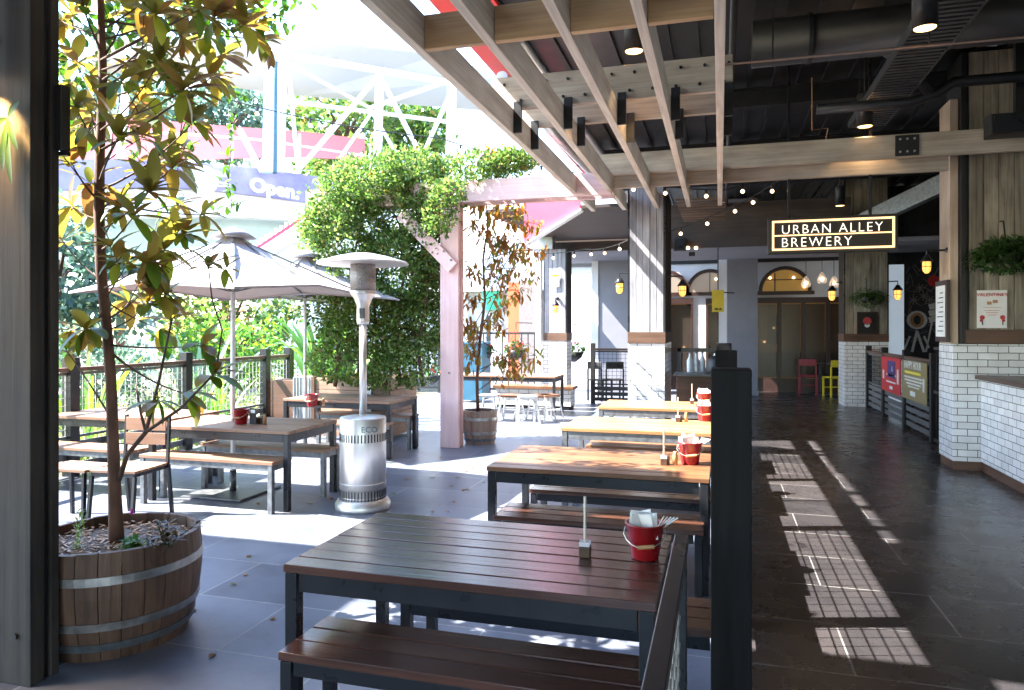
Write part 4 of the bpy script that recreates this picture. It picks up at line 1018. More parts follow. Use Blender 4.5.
# the forked bare low stem with tips on the right
a = PD(119, 480, 3.7); c1_ = PD(146, 432, 3.62); br.path([a, PD(127, 455, 3.66), c1_], [.014, .012, .011], 7)
for tip in ((216, 372, 3.5), (172, 318, 3.75), (136, 385, 3.8)):
    b = PD(*tip); mid = c1_.lerp(b, .5)+Vector((0,0,-.03)); br.path([c1_, mid, b], [.009, .007, .005], 6)
    if tip[0] != 136: whorl(b, b-mid, 12, .16)
b = PD(208, 262, 3.45); a = PD(216, 372, 3.5); br.path([a, PD(222, 330, 3.48), PD(212, 300, 3.46), b], [.005, .004, .004, .003], 5); whorl(b, Vector((0,0,1)), 8, .13); whorl(PD(228, 268, 3.5), Vector((1,0,.3)), 6, .12)
br.build('branches', M['twig'], t, smooth=True)
lf.build('crown', M['magnolia'], t, smooth='leaf')

# low plants in the barrel
t = thing('barrel_plant', bc+Vector((.18,-.15,.5)), 'small dark reddish bushy plant at the right side of the near barrel', 'plant')
m = MB(); st = MB(); c = PD(165, 530, 3.55); c.z = .49
for k in range(9):
    e = c+Vector((random.uniform(-.15, .16), random.uniform(-.08, .08), random.uniform(.08, .17))); st.path([c+rv(.02), e], [.003, .002], 5)
    for j in range(13):
        f = random.random(); p = c.lerp(e, .3+.7*f); d = rv(); d.z = abs(d.z)*.6; leaf(m, p, d, UP, random.uniform(.035, .06), .018, .2)
m.build('foliage', leafmat('dark_red_leaf', [(0, (.04,.03,.015)), (.6, (.13,.06,.03)), (1, (.10,.12,.03))], None, .3), t, smooth='leaf'); st.build('stems', M['twig'], t)
t = thing('barrel_plant', bc+Vector((-.2,-.1,.5)), 'pale green upright herb at the left side of the near barrel', 'plant')
m = MB(); c = PD(77, 535, 3.6); c.z = .48
for k in range(5):
    e = c+Vector((random.uniform(-.03, .04), random.uniform(-.03, .03), random.uniform(.12, .20)))
    for j in range(14):
        p = c.lerp(e, j/13); d = rv(); d.z = .5; leaf(m, p, d, UP, .035, .010, .1)
m.build('foliage', M['grassy'], t, smooth='leaf')
t = thing('barrel_flower', bc+Vector((.05,-.2,.5)), 'bright green flowering plant with one magenta bloom in the near barrel', 'flower')
m = MB(); c = PD(133, 527, 3.6); c.z = .48
for k in range(45): d = rv(); d.z = abs(d.z)*.5+.1; leaf(m, c+rv(.03)+Vector((0,0,.02)), d, UP, random.uniform(.04, .06), .025, .3)
m.build('foliage', M['strap'], t, smooth='leaf'); m = MB(); f_ = PD(132, 511, 3.6)
for k in range(6): a = k*1.05; leaf(m, f_, Vector((math.cos(a), -.6, math.sin(a))), UP, .018, .014, .1)
m.build('bloom', M['magenta'], t, smooth='leaf')

# hanging vine over the open side -------------------------------------------------
random.seed(5)
t = thing('climbing_vine', PD(230, 60, 5.5), 'thin leafy vine trailing from above across the open sky, right of the magnolia', 'vine')
m = MB(); st = MB()
def vinepath(px, n, L, D, wild=.05):
    pts = [PD(x, y, D+random.uniform(-.15, .15)) for x, y in px]; fine = []
    for a, b in zip(pts[:-1], pts[1:]):
        for k in range(6): fine.append(a.lerp(b, k/6)+rv(.008))
    fine.append(pts[-1]); st.path(fine, .0035, 5)
    for k in range(n):
        p = random.choice(fine)+rv(wild*random.random()); d = rv(); d.z -= .4; leaf(m, p, d, UP, L*random.uniform(.7, 1.3), L*.5, .2)
vinepath([(100,-20),(150,10),(200,20),(260,10),(300,-20)], 130, .08, 5.2, .25)
vinepath([(200,-20),(240,15),(285,15)], 90, .08, 5.3, .15)
vinepath([(60,20),(110,40),(150,30)], 160, .085, 4.4, .28)
vinepath([(60,60),(80,100),(75,140)], 60, .085, 4.4, .15)
vinepath([(150,5),(200,0),(230,-10)], 90, .085, 4.6, .2)
vinepath([(215,60),(228,100),(232,140),(228,180),(232,210)], 60, .06, 5.4, .07)
vinepath([(228,90),(245,96)], 16, .06, 5.4, .05)
vinepath([(190,110),(185,150),(170,190),(155,230)], 60, .06, 5.0, .09)
vinepath([(212,205),(225,207),(245,200)], 14, .065, 5.3, .03)
vinepath([(130,150),(150,170),(200,140)], 40, .06, 5.0, .08)
m.build('foliage', M['vine'], t, smooth='leaf'); st.build('stems', M['twig'], t)

t = thing('leaf_sprig', (-3.1, 2.44, 2.5), 'small sprig of long leaves hanging on the left timber column in the lamp glow', 'plant')
m = MB(); c = PY(8, 118, 2.43)
for (dx, dz, l) in ((-.1, -1, .24), (.35, -.8, .16), (.6, .6, .10), (-.5, -.2, .12), (.1, -1.0, .30)): leaf(m, c, Vector((dx, -.12, dz)), Vector((0,-1,0)), l, .035, .1)
m.build('foliage', M['vine'], t, smooth='leaf')

# big leafy climber (hedge) -------------------------------------------------------
random.seed(11)
t = thing('leafy_climber', (-4.6, 9.5, 0), 'huge bushy small-leaved climber rising from the planter and spilling over the pale beam', 'shrub')
m = MB(); st = MB()
blobs = [(372,330,9.9,.62,.5,.62), (350,300,9.8,.55,.5,.6), (415,330,10.0,.45,.45,.6), (395,270,10.0,.6,.5,.6), (345,235,9.8,.62,.5,.55), (340,208,9.7,.42,.4,.42), (395,215,9.9,.75,.5,.6), (430,190,9.8,.55,.45,.38),
         (370,185,9.7,.7,.45,.4), (470,168,9.5,.5,.35,.22), (505,165,9.4,.35,.3,.16), (410,170,9.6,.5,.4,.28), (430,245,10.0,.40,.45,.55), (345,360,9.6,.5,.35,.30), (395,365,9.7,.5,.4,.32), (320,222,9.7,.20,.3,.35), (425,300,10.1,.35,.4,.6), (452,190,9.0,.3,.12,.14), (440,215,9.2,.22,.16,.25), (515,160,9.3,.3,.25,.13)]
LS = MB()
for (px, py, D, rx, ry, rz) in blobs:
    c = PD(px, py, D); vol = rx*ry+ry*rz+rx*rz; n = int(6500*vol)
    for k in range(n):
        d = rv(); 
        r_ = random.choice((random.uniform(.8, 1.12), random.uniform(.5, 1.05)))
        nz = noise.noise(c*3+d*2.2); r_ *= 1+.30*nz
        p = c+Vector((d.x*rx, d.y*ry, d.z*rz))*r_
        if noise.noise(p*3.2) < -.22: continue
        o = (d*.7+rv(.9)); o.z += .1
        s = random.uniform(.04, .075); smallleaf(m, p, o, rv(), s, s*.55)
    for k in range(6):
        d = rv(); e = c+Vector((d.x*rx, d.y*ry, d.z*rz))*.9; st.path([c, c.lerp(e, .5)+rv(.08), e], [.012, .008, .004], 5)
for k in range(5):
    a = W(335+k*22, 9.8); a.z = .8; pts = [a]
    for j in range(1, 7): pts.append(Vector((a.x+math.sin(j+k)*.08, a.y+.05*math.cos(j*2+k), .8+j*.38)))
    st.path(pts, [.028-.003*j for j in range(7)], 7)
m.build('crown', M['hedge'], t, smooth='leaf'); st.build('stems', M['bark'], t, smooth=True)
m = MB(); c = PD(492, 150, 9.3)
for k in range(40): leaf(m, c+Vector((random.uniform(-.2,.2), random.uniform(-.1,.1), random.uniform(-.08,.08))), rv(), UP, .09, .03, .3)
m.build('red_shoots', leafmat('rust_leaf', [(0,(.45,.10,.03)),(1,(.35,.16,.05))], None, .4), t, smooth='leaf')

t = thing('planter_box', (-5, 9.5, 0), 'long timber planter box of reclaimed boards under the leafy climber', 'planter')
m = MB()
for k in range(5): m.box(-5.62, -4.70, 9.10, 9.14, .06+k*.165, .06+k*.165+.160)
for k in range(5): m.box(-4.50, -4.46, 9.20, 10.1, .06+k*.165, .06+k*.165+.160)
for k in range(5): m.box(-5.62, -4.5, 10.1, 10.14, .06+k*.165, .06+k*.165+.160)
m.build('side_boards', M['planter'], t, .003)
MB().box(-4.82, -4.70, 9.08, 9.098, .05, .88).build('metal_strip', M['corr'], t); MB().box(-4.695, -4.46, 9.10, 9.16, .02, .90).box(-5.66, -5.60, 9.08, 9.16, .02, .90).each('corner_post', M['skirting'], t, .003)
MB().box(-5.60, -4.52, 9.15, 10.09, .70, .78).build('soil', M['mulch'], t)
t = thing('metal_planter', (-6, 9.6, 0), 'corrugated grey metal planter left of the timber planter box', 'planter')
m = MB()
for k in range(12): m.tube((-6.16+k*.05, 9.44, 0), (-6.16+k*.05, 9.44, .86), .025, n=8)
m.box(-6.18, -5.62, 9.45, 9.95, 0, .84); m.build('sheet', M['corr'], t)
MB().box(-6.17, -5.63, 9.46, 9.94, .841, .86).build('soil', M['mulch'], t)
MB().box(-6.62, -6.22, 9.5, 9.9, 0, .80).build('side_box', M['skirting'], t)

def strapplant(c, n, L, wd, label, mat='strap', name='strap_leaf_plant', lean=.5, grp=None):
    t = thing(name, c, label, 'plant', grp); m = MB(); c = Vector(c)
    for k in range(n):
        a = random.uniform(0, 6.283); l = L*random.uniform(.55, 1.1); ln = random.uniform(.1, lean); base = c+Vector((math.cos(a), math.sin(a), 0))*.06
        w0 = wd*random.uniform(.7, 1.2); pts = []; d = Vector((math.cos(a)*ln, math.sin(a)*ln, 1)).normalized(); p = base.copy(); s = d.cross(Vector((math.cos(a), math.sin(a), 0)))
        s = s.normalized() if s.length > 1e-3 else Vector((1,0,0)); K = 6; vs = []
        for j in range(K+1):
            f = j/K; ww = w0*math.sin(math.pi*min(.97, .12+f*.88))**.8/2
            vs += [p+s*ww, p-s*ww]; d = (d+Vector((math.cos(a)*ln, math.sin(a)*ln, -.9))*.11*f*2).normalized(); p = p+d*l/K
        m.add(vs, [(2*j, 2*j+1, 2*j+3, 2*j+2) for j in range(K)])
    m.build('foliage', M[mat], t, smooth='leaf'); return t
random.seed(3)
strapplant((-5.9, 9.7, .85), 26, 1.25, .09, 'tall strap-leaved plant with long yellow-green blades in the metal planter', lean=.8)
strapplant((-5.35, 9.45, .78), 26, .85, .05, 'spiky strap-leaved plant at the left end of the timber planter', lean=.7)
strapplant((-6.3, 10.6, 0), 22, 2.0, .18, 'broad paddle-leaved plant behind the fence corner', lean=.7, name='paddle_leaf_plant')
gl = ['first', 'second', 'third']
k = 0
for (x, y, n, L, wd, mt, lb) in ((-7.5, 4.2, 40, 1.2, .03, 'grassy', 'pale grassy clump behind the fence at the far left'), (-7.6, 5.6, 45, 1.3, .035, 'grassy', 'grassy clump behind the fence post by the magnolia trunk'), (-7.4, 7.0, 40, 1.15, .035, 'grassy', 'grassy clump behind the fence, left of the umbrella pole'),
      (-7.5, 8.4, 45, 1.2, .035, 'grassy', 'grassy clump behind the fence, right of the umbrella pole'), (-8.2, 6.3, 30, 1.7, .12, 'strap', 'broad green leaves rising above the fence rail'), (-7.7, 9.6, 35, 1.4, .06, 'strap', 'green bladed clump behind the fence corner'), (-8.6, 8.0, 30, 1.8, .10, 'strap', 'second row of green blades beyond the fence'), (-7.3, 3.2, 40, 1.1, .03, 'grassy', 'grassy clump nearest the left column'),
      (-8.8, 10.5, 30, 1.9, .12, 'bgleaf', 'blue-green blades beyond the fence corner'), (-8.3, 4.6, 30, 1.6, .10, 'bgleaf', 'blue-green blades far left beyond the fence')):
    strapplant((x, y, -.2), n, L, wd, lb, mt, 'garden_plant', .6, 'plants in the garden bed')
# loose leafy ground cover behind the fence
m = MB()
for k in range(9000):
    x = random.uniform(-12, -6.95); y = random.uniform(2.5, 13); h = .1+.75*(noise.noise(Vector((x*.9, y*.9, 3)))*.5+.5)*random.random()
    s = random.uniform(.05, .11); smallleaf(m, Vector((x, y, h-.15)), rv()+Vector((0,0,.4)), rv(), s, s*.5)
tag(m.build('garden_undergrowth', M['grassy'], None, smooth='leaf'), 'mixed pale green undergrowth filling the garden bed behind the fence', 'undergrowth', kind='stuff')

m = MB(); random.seed(77)
for k in range(160):
    c = Vector((random.uniform(-10, -7.0), random.uniform(3, 10.5), random.uniform(.3, .9)))
    for j in range(5): leaf(m, c+rv(.03), rv(), UP, .06, .05, .2)
tag(m.build('garden_blossom', M['whiteflower'], None, smooth='leaf'), 'scattered pale blossoms among the garden undergrowth', 'flowers', kind='stuff')

def bush(name, c, r, n, s, mat, label, cat='shrub', trunk=None, grp=None, nf=2.0, tk=.10):
    t = thing(name, (c[0], c[1], 0), label, cat, grp); m = MB(); c = Vector(c)
    for k in range(n):
        d = rv(); rr = random.uniform(.25, 1)**.5*(1+.5*noise.noise(d*1.7+c)); p = c+Vector((d.x*r[0], d.y*r[1], d.z*r[2]))*rr
        if noise.noise(p*nf/max(r)) < -.18: continue
        q = s*random.uniform(.6, 1.3); smallleaf(m, p, rv()+d*.5, rv(), q, q*.5)
    m.build('crown', M[mat], t, smooth='leaf'); b = MB()
    if trunk is None: b.path([(c.x, c.y, -.3), (c.x+.1, c.y, c.z*.6), (c.x, c.y, c.z)], [tk, tk*.7, tk*.3], 8)
    for k in range(6):
        d = rv(); d.z = abs(d.z); e = c+Vector((d.x*r[0], d.y*r[1], d.z*r[2]))*.8; b.path([c-Vector((0,0,r[2]*.5)), c.lerp(e, .5), e], [tk*.5, tk*.3, tk*.1], 6)
    b.build('trunk', M['bark'], t, smooth=True); return t
random.seed(9)
bush('garden_tree', (-13.2, 11.5, 2.6), (1.9, 1.8, 1.5), 7000, .22, 'bgleaf', 'blue-green tree behind the magnolia trunk, below the balcony', 'tree', grp='garden trees')
bush('garden_tree', (-15.5, 8.5, 2.4), (2.4, 2, 1.7), 7000, .24, 'bgleaf', 'blue-green tree at the far left beyond the fence', 'tree', grp='garden trees')
bush('garden_tree', (-12.2, 15.5, 2.0), (1.8, 1.6, 1.5), 6000, .20, 'hedge', 'dark green tree under the near umbrella', 'tree', grp='garden trees')
bush('garden_shrub', (-10.2, 13.2, 1.0), (1.4, 1.2, .9), 4500, .13, 'strap', 'bright green shrub seen under the umbrellas', grp='garden shrubs')
bush('garden_shrub', (-9.8, 6.5, .6), (1.0, 1.3, .8), 4500, .12, 'hedge', 'green shrub just beyond the fence on the left', grp='garden shrubs')
bush('garden_shrub', (-10.0, 9.4, .8), (1.0, 1.1, .8), 4500, .12, 'bgleaf', 'blue-green shrub beyond the fence near the near umbrella pole', grp='garden shrubs')

# slim bronze tree in second barrel ----------------------------------------------
random.seed(14)
b2c = W(480, 9.95); b2c.z = 0
barrel(b2c, .20, .235, .235, .46, 'small weathered half barrel planter beside the pale pink post', 'barrel2', 18)
t = thing('bronze_tree', b2c, 'slim tree with coppery leaves in the small barrel by the pale pink post', 'tree')
br = MB(); lf = MB()
tp = [PD(478, 408, 9.95), PD(477, 380, 9.95), PD(480, 340, 9.95), PD(485, 300, 9.95), PD(483, 260, 9.95), PD(488, 225, 9.95), PD(486, 200, 9.95)]; tp[0].z = .42
MB().path(tp, [.026, .022, .02, .018, .015, .012, .008], 9).build('trunk', M['bark'], t, smooth=True)
def spray(a, b, n=46, L=.12):
    a = Vector(a); b = Vector(b); mid = a.lerp(b, .5)+Vector((0,0,.06)); br.path([a, mid, b], [.007, .005, .003], 5)
    for k in range(n):
        f = random.uniform(.35, 1.08); p = a.lerp(b, f)+rv(.12*random.random()**.5); d = rv(); d.z -= .55; l = L*random.uniform(.6, 1.2); leaf(lf, p, d, UP, l, l*.36, .3)
for s, e in (((481,330),(520,250)),((484,300),(530,230)),((483,270),(515,215)),((484,250),(470,215)),((486,235),(530,260)),((486,225),(500,195)),((486,215),(475,200)),((484,290),(468,265)),((484,280),(505,280)),((478,375),(522,345)),
             ((478,370),(537,355)),((480,340),(466,320)),((482,320),(500,330)),((486,215),(520,205)),((484,260),(545,250)),((484,300),(470,300)),((480,340),(520,375)),((479,390),(528,362)),((484,240),(500,240)),((484,255),(490,220)),((484,300),(525,290)),((483,310),(468,345)),((486,220),(540,225)),((484,270),(535,275)),((480,335),(470,365)),((480,330),(505,305)),((485,240),(520,240)),((484,270),(500,260))):
    spray(PD(s[0], s[1], 9.95), PD(e[0], e[1], 9.95+random.uniform(-.35, .35)))
br.build('branches', M['twig'], t, smooth=True); lf.build('crown', M['bronze'], t, smooth='leaf')

# hanging ferns
def fern(c, r, n, label, L=.35):
    t = thing('hanging_fern', c, label, 'hanging plant', 'hanging ferns'); c = Vector(c)
    MB().lathe(c-Vector((0,0,.14)), [(.05, 0), (.11, .05), (.13, .14)], 16).build('pot', M['black'], t, smooth=True)
    m = MB()
    for k in range(n):
        a = random.uniform(0, 6.283); l = L*random.uniform(.6, 1.2); d = Vector((math.cos(a), math.sin(a)*.8, random.uniform(.1, 1.0))).normalized(); p = c+Vector((d.x, d.y, 0))*.05
        for j in range(12):
            d = (d+Vector((0,0,-.14))).normalized(); q = p+d*l/12; s = d.cross(UP).normalized()
            for sg in (-1, 1): smallleaf(m, q, s*sg+d*.5, UP+rv(.4), .075*(1-j/16), .026)
            p = q
    for k in range(n*7):
        d = rv(); p = c+Vector((d.x*r*.95, d.y*r*.6, d.z*r*.62-.03)); smallleaf(m, p, rv()+Vector((d.x*.6, 0, -.5)), rv(), random.uniform(.04, .08), .022)
    m.build('fronds', M['fern'], t, smooth='leaf')
    m = MB(); m.path([c, c+Vector((0, .1, .35)), c+Vector((0, .2, .36))], .008, 6); m.build('bracket', M['black'], t)
fern((2.98, 8.92, 2.42), .3, 170, 'large bushy green fern hanging on the weathered right pier', .36)
p = PY(867, 296, 15.7); fern(p, .3, 50, 'small dark fern hanging on the brown column beside the cafe doors', .38)

# ---------------------------------------------------------------- cafe facade at the back
random.seed(99); m = MB()
for k in range(70):
    x = random.uniform(-4.6, -.4) if k % 3 else random.uniform(-3.0, -2.2); y = random.uniform(2.9, 9.0)
    a = random.uniform(0, 6.283); leaf(m, Vector((x, y, .006)), Vector((math.cos(a), math.sin(a), .12)), UP, random.uniform(.03, .09), .03, .25)
tag(m.build('leaf_litter', M['bronze'], None, smooth='leaf'), 'few small dry leaves scattered on the courtyard paving', 'leaves', kind='stuff')
YF = 19.0
t = thing('cafe_building', (1, YF, 0), 'pale cafe front with arched windows and dark timber doors at the end of the alley', 'building')
m = MB(); m.box(-4.2, 5.8, YF, YF+.3, 2.36, 4.9).box(-4.2, -1.9, YF, YF+.3, 0, 2.36).box(-.66, -.35, YF, YF+.3, 0, 2.36).box(.12, .86, YF, YF+.3, 0, 2.36).box(3.1, 5.8, YF, YF+.3, 0, 2.36)
m.build('wall', M['render'], t)
MB().box(-4.2, 5.8, YF-.05, YF-.002, 3.25, 3.62).build('dark_fascia', M['black'], t)
for (xa, xb) in ((-1.9, -.66), (-.35, .12), (.86, 3.1)):
    w_ = xb-xa; n = max(1, round(w_/.6)); 
    MB().box(xa, xb, YF+.20, YF+.26, .02, 2.35).build('lit_room_panel', M['warmroom'], t)
    f = MB(); f.box(xa, xb, YF-.04, YF+.08, 2.22, 2.36)
    for k in range(n+1): x = xa+k*w_/n; f.box(max(xa, x-.05), min(xb, x+.05), YF-.04, YF+.08, 0, 2.22)
    f.box(xa+.05, xb-.05, YF+.0, YF+.05, 0, .35)
    fr = f.build('door_frame', M['brownframe'], t)
    for k in range(n):
        MB().box(xa+k*w_/n+.06, xa+(k+1)*w_/n-.06, YF+.05, YF+.056, .36, 2.2).build('pane', glassmat('dark_glass', (.04,.03,.025), .25, .74), t)
    MB().box(xa+.1, xb-.1, YF+.10, YF+.14, .4, 1.0).build('dark_counter', M['brownframe'], t)
for cx, r in ((1.55, .53), (-.25, .5), (-1.35, .5)):
    m = MB(); m2 = MB(); n = 16; zb = 2.52; th = .09
    outer = [Vector((cx+(r+th)*math.cos(math.pi*k/n), YF-.05, zb+(r+th)*math.sin(math.pi*k/n))) for k in range(n+1)]
    inner = [Vector((cx+r*math.cos(math.pi*k/n), YF-.05, zb+r*math.sin(math.pi*k/n))) for k in range(n+1)]
    for k in range(n): m.prism([outer[k], outer[k+1], inner[k+1], inner[k]], (0, .048, 0))
    m.box(cx-r-.15, cx+r+.15, YF-.06, YF-.002, zb-.09, zb-.001); a = m.build('arch_frame', M['brownframe'], t)
    m2.prism([p+Vector((0,.02,0)) for p in inner], (0, .02, 0)); m2.build('arch_glass', glow('arch_lit_glass' if cx > 0 else 'arch_pale_glass', (.30,.17,.04) if cx > 0 else (.22,.18,.14), .06 if cx > 0 else .08), t)
    b = MB()
    if cx > 0: b.box(cx-.25, cx-.22, YF-.034, YF-.0305, zb, zb+.45).box(cx-.5, cx+.4, YF-.034, YF-.0305, zb+.27, zb+.295)
    else: b.box(cx-.01, cx+.01, YF-.034, YF-.0305, zb, zb+r)
    b.build('glazing_bar', M['brownframe'], t)
m = MB()
for (x, z) in ((1.2, 2.85), (1.75, 2.85), (2.0, 2.62), (-.1, 2.85), (1.08, 1.25), (1.22, .95), (1.1, .62), (1.3, 1.6), (-.9, 1.1), (-1.5, 1.5)): m.ball((x, YF-.06 if z > 2.4 else YF+.16, z), .03, 6)
m.build('interior_lamp', M['bulb'], t)
m = MB(); m.box(1.15, 1.45, YF+.145, YF+.15, 1.2, 1.95).build('picture', M['brownframe'], t)

t = thing('grey_pillar', (.5, 18.1, 0), 'broad grey rendered pillar just right of the black fence posts', 'pillar')
MB().box(.16, .86, 17.9, 18.6, .12, 4.69).build('shaft', M['greyrender'], t, .01); MB().box(.14, .88, 17.88, 18.62, 0, .12).build('plinth', M['greyrender'], t)
MB().box(-.03, .158, 18.1, 18.5, 0, 4.69).build('pilaster', M['render'], t)
t = thing('grey_wall_block', (-2.2, 17.5, 0), 'tall grey rendered wall block behind the mesh railing, left of the middle column', 'wall')
MB().box(-3.0, -1.6, 17.4, 18.0, 0, 3.3).build('wall', M['greyrender'], t, .01)
MB().box(-3.02, -2.86, 17.37, 17.398, 0, 3.3).build('corner_strip', M['render'], t)
t = thing('bulkhead', (0, 15.2, 3.4), 'brown boarded bulkhead below the dark ceiling at the back', 'bulkhead')
MB().box(-3.6, 2.4, 14.9, 15.0, 3.22, 4.1).build('face_boards', M['brownceil'], t)
MB().box(-3.6, 6, 15.01, 17.9, 3.24, 3.32).build('soffit', M['greyrender'], t)
MB().box(-3.6, -1.3, 10.9, 14.88, 3.45, 3.5).build('under_boards', M['brownceil'], t)
m = MB()
for k in range(9): m.box(-.7, .1, 12.1+k*.3, 12.13+k*.3, 3.7, 3.73)
m.build('batten', M['skirting'], t)
t = thing('spotlight_pair', PY(692, 262, 14.85), 'pair of small glowing spotlights on the brown bulkhead', 'lamp')
for dx in (-4, 4):
    p = PY(692+dx, 248, 14.86); MB().ball(p, .035, 8).build('bulb', M['bulb'], t)
p = PY(692, 254, 14.88); MB().cbox(p, (.12, .05, .08)).build('housing', M['black'], t)
t = thing('speaker_box', PY(680, 242, 14.8), 'small dark square speaker on the brown bulkhead', 'speaker')
p = PY(680, 245, 14.82); MB().cbox(p, (.24, .14, .24)).build('cabinet', M['black'], t, .01); MB().cbox(p-Vector((0,.075,0)), (.19,.01,.19)).build('grille', M['frame'], t)
t = thing('blade_sign', PD(718, 300, 14.6), 'mustard yellow square sign projecting beside the grey pillar', 'sign')
p = PD(712, 312, 14.6); q = PD(724, 290, 14.6); MB().box(p.x, q.x, p.y, p.y+.05, p.z, q.z).build('panel', M['yellow'], t, .003)
MB().box(p.x+.05, p.x+.12, p.y-.004, p.y-.001, p.z+.04, p.z+.08).box(p.x+.14, p.x+.19, p.y-.004, p.y-.001, p.z+.04, p.z+.08).build('print', M['black'], t)
MB().tube((q.x, p.y+.025, q.z-.05), (q.x+.2, p.y+.4, q.z-.05), .012, n=6).tube(((p.x+q.x)/2, p.y+.025, q.z), ((p.x+q.x)/2, p.y+.025, 3.24), .012, n=6).build('bracket', M['black'], t)
t = thing('carriage_lamp', PD(694, 300, 13.6), 'black unlit carriage lamp beside the arched window', 'lamp')
p = PD(692, 300, 18.6); MB().lathe(p-Vector((0,0,.25)), [(.05, 0), (.13, .06), (.15, .36), (.18, .38), (.08, .5), (.02, .58)], 8).build('lantern', M['black'], t); MB().path([p+Vector((0,0,-.2)), p+Vector((.22,.2,-.2)), p+Vector((.22,.42,.1))], .03, 8).build('arm', M['black'], t)

# server station with bottles
t = thing('service_counter', (-.3, 12.6, 0), 'brown service counter with a grey worktop behind the tables', 'counter')
MB().box(-.70, .12, 12.2, 12.7, .05, .80).build('body', M['skirting'], t, .004); MB().box(-.74, .12, 12.16, 12.74, .802, .84).build('worktop', M['greyframe'], t, .004)
MB().box(-.72, -.66, 12.9, 12.96, 0, 1.25).box(.0, .06, 12.9, 12.96, 0, 1.25).box(-.72, .06, 12.9, 12.96, 1.18, 1.25).build('rail', M['frame'], t)
for k, l in enumerate(('white bottle on the service counter, leftmost of three', 'white bottle on the service counter, middle of three', 'white bottle on the service counter, rightmost of three')):
    c = W(690+k*6.2, 12.3); tb = thing('bottle', (c.x, c.y, .842), l, 'bottle', 'white bottles on the counter')
    MB().lathe((c.x, c.y, .842), [(.05, 0), (.052, .02), (.052, .20), (.02, .27), (.018, .32)], 14).build('glass', M['bottle'], tb, smooth=True); MB().lathe((c.x, c.y, 1.162), [(.02, 0), (.02, .025)], 10).build('cap', M['greyframe'], tb)
t = thing('high_chair', W(721, 11.8), 'dark curved chair back with white cloth beside the black posts', 'chair')
c = W(720, 11.9)
MB().lathe((c.x, c.y, .78), [(.22, 0), (.24, .12), (.19, .3), (.12, .36)], 20).build('backrest', M['black'], t, smooth=True)
MB().lathe((c.x, c.y, 1.141), [(.11, 0), (.09, .04), (.02, .06)], 12).build('cloth', M['paper'], t, smooth=True); MB().lathe((c.x, c.y, 0), [(.2, 0), (.2, .03), (.04, .05), (.04, .78)], 14).build('pedestal', M['black'], t)

# bar terrace room on the right with mural
t = thing('mural_wall', (5, 17.4, 0), 'blackboard wall with a chalk drawing of a helmeted figure holding a paddle', 'wall')
MB().box(3.84, 7.2, 17.3, 17.5, 0, 4.69).build('wall', M['mural'], t); MB().box(3.3, 3.52, 17.26, 17.48, 0, 2.98).build('reveal', M['greyrender'], t); MB().box(3.52, 3.835, 17.28, 17.48, 0, 2.98).build('daylit_panel', plain('daylit_panel', (.6,.72,.8), .5, 0, .04, 3, emit=(.6,.72,.85), estr=.05), t); MB().box(3.3, 3.835, 17.28, 17.48, 2.981, 4.69).build('upper_wall', M['frame'], t)  # daylit panel emits faintly in place of daylight from behind
def mp(px, py): return PY(px, py, 17.29)
m = MB(); c = mp(917, 320)
m.lathe((0,0,0), [(.01, 0), (.01, .01)], 4)
m = MB()
def disc(m, c, r, th=.006, sx=1, n=22): 
    pts = [c+Vector((r*sx*math.cos(2*math.pi*k/n), 0, r*math.sin(2*math.pi*k/n))) for k in range(n)]; m.prism(pts, (0, -th, 0))
disc(m, c, .20); h_ = m.build('helmet', M['chalk'], t)
m = MB(); disc(m, c+Vector((0, -.008, 0)), .16, .004, .85); m.build('visor', M['handlewood'], t)
m = MB(); disc(m, c+Vector((0, -.014, .0)), .10, .004, .7); m.build('face', M['mural'], t)
m = MB(); 
for a, b, w_ in (((917,331),(912,352),.05), ((917,331),(924,352),.05), ((910,336),(904,350),.04), ((924,336),(929,348),.04), ((926,352),(934,312),.03)): m.bar(mp(*a), mp(*b), w_, .012, (0,1,0))
for k in range(3): m.cbox(mp(934, 306+k*6.5)+Vector((0,-.01,0)), (.20, .012, .12), Matrix.Rotation(-.25, 3, 'Y'))
m.build('chalk_drawing', M['chalk'], t)
m = MB(); random.seed(8)
for k in range(60):
    p = mp(random.uniform(906, 938), random.uniform(262, 345)); a = random.uniform(0, 3.14); l = random.uniform(.05, .25); m.bar(p, p+Vector((math.cos(a)*l, 0, math.sin(a)*l)), .012, .008, (0,1,0))
for (x, y) in ((914,300),(924,296),(920,288),(930,300)): 
    for k in range(7): a = k*.9; m.bar(mp(x, y), mp(x, y)+Vector((math.cos(a)*.1, 0, math.sin(a)*.1)), .02, .008, (0,1,0))
m.build('chalk_marks', plain('faded_chalk', (.22,.20,.19), .85), t)
m = MB(); disc(m, mp(934, 281)+Vector((0,-.005,0)), .12); m.build('red_mark', M['posterred'], t)
t = thing('side_wall', (6.4, 10, 0), 'dark wall closing the bar room on the right', 'wall')
MB().box(6.3, 6.5, -7, 17.3, 0, 4.69).build('wall', M['greyrender'], t)
MB().box(-8.9, -2.2, -5.2, -5, 0, 4.69).box(-2.19, 6.3, -5.2, -5, 3.1, 4.69).build('unseen_light_block', M['greyrender'], t)  # unseen wall behind the camera, added to cut light, opened for fill

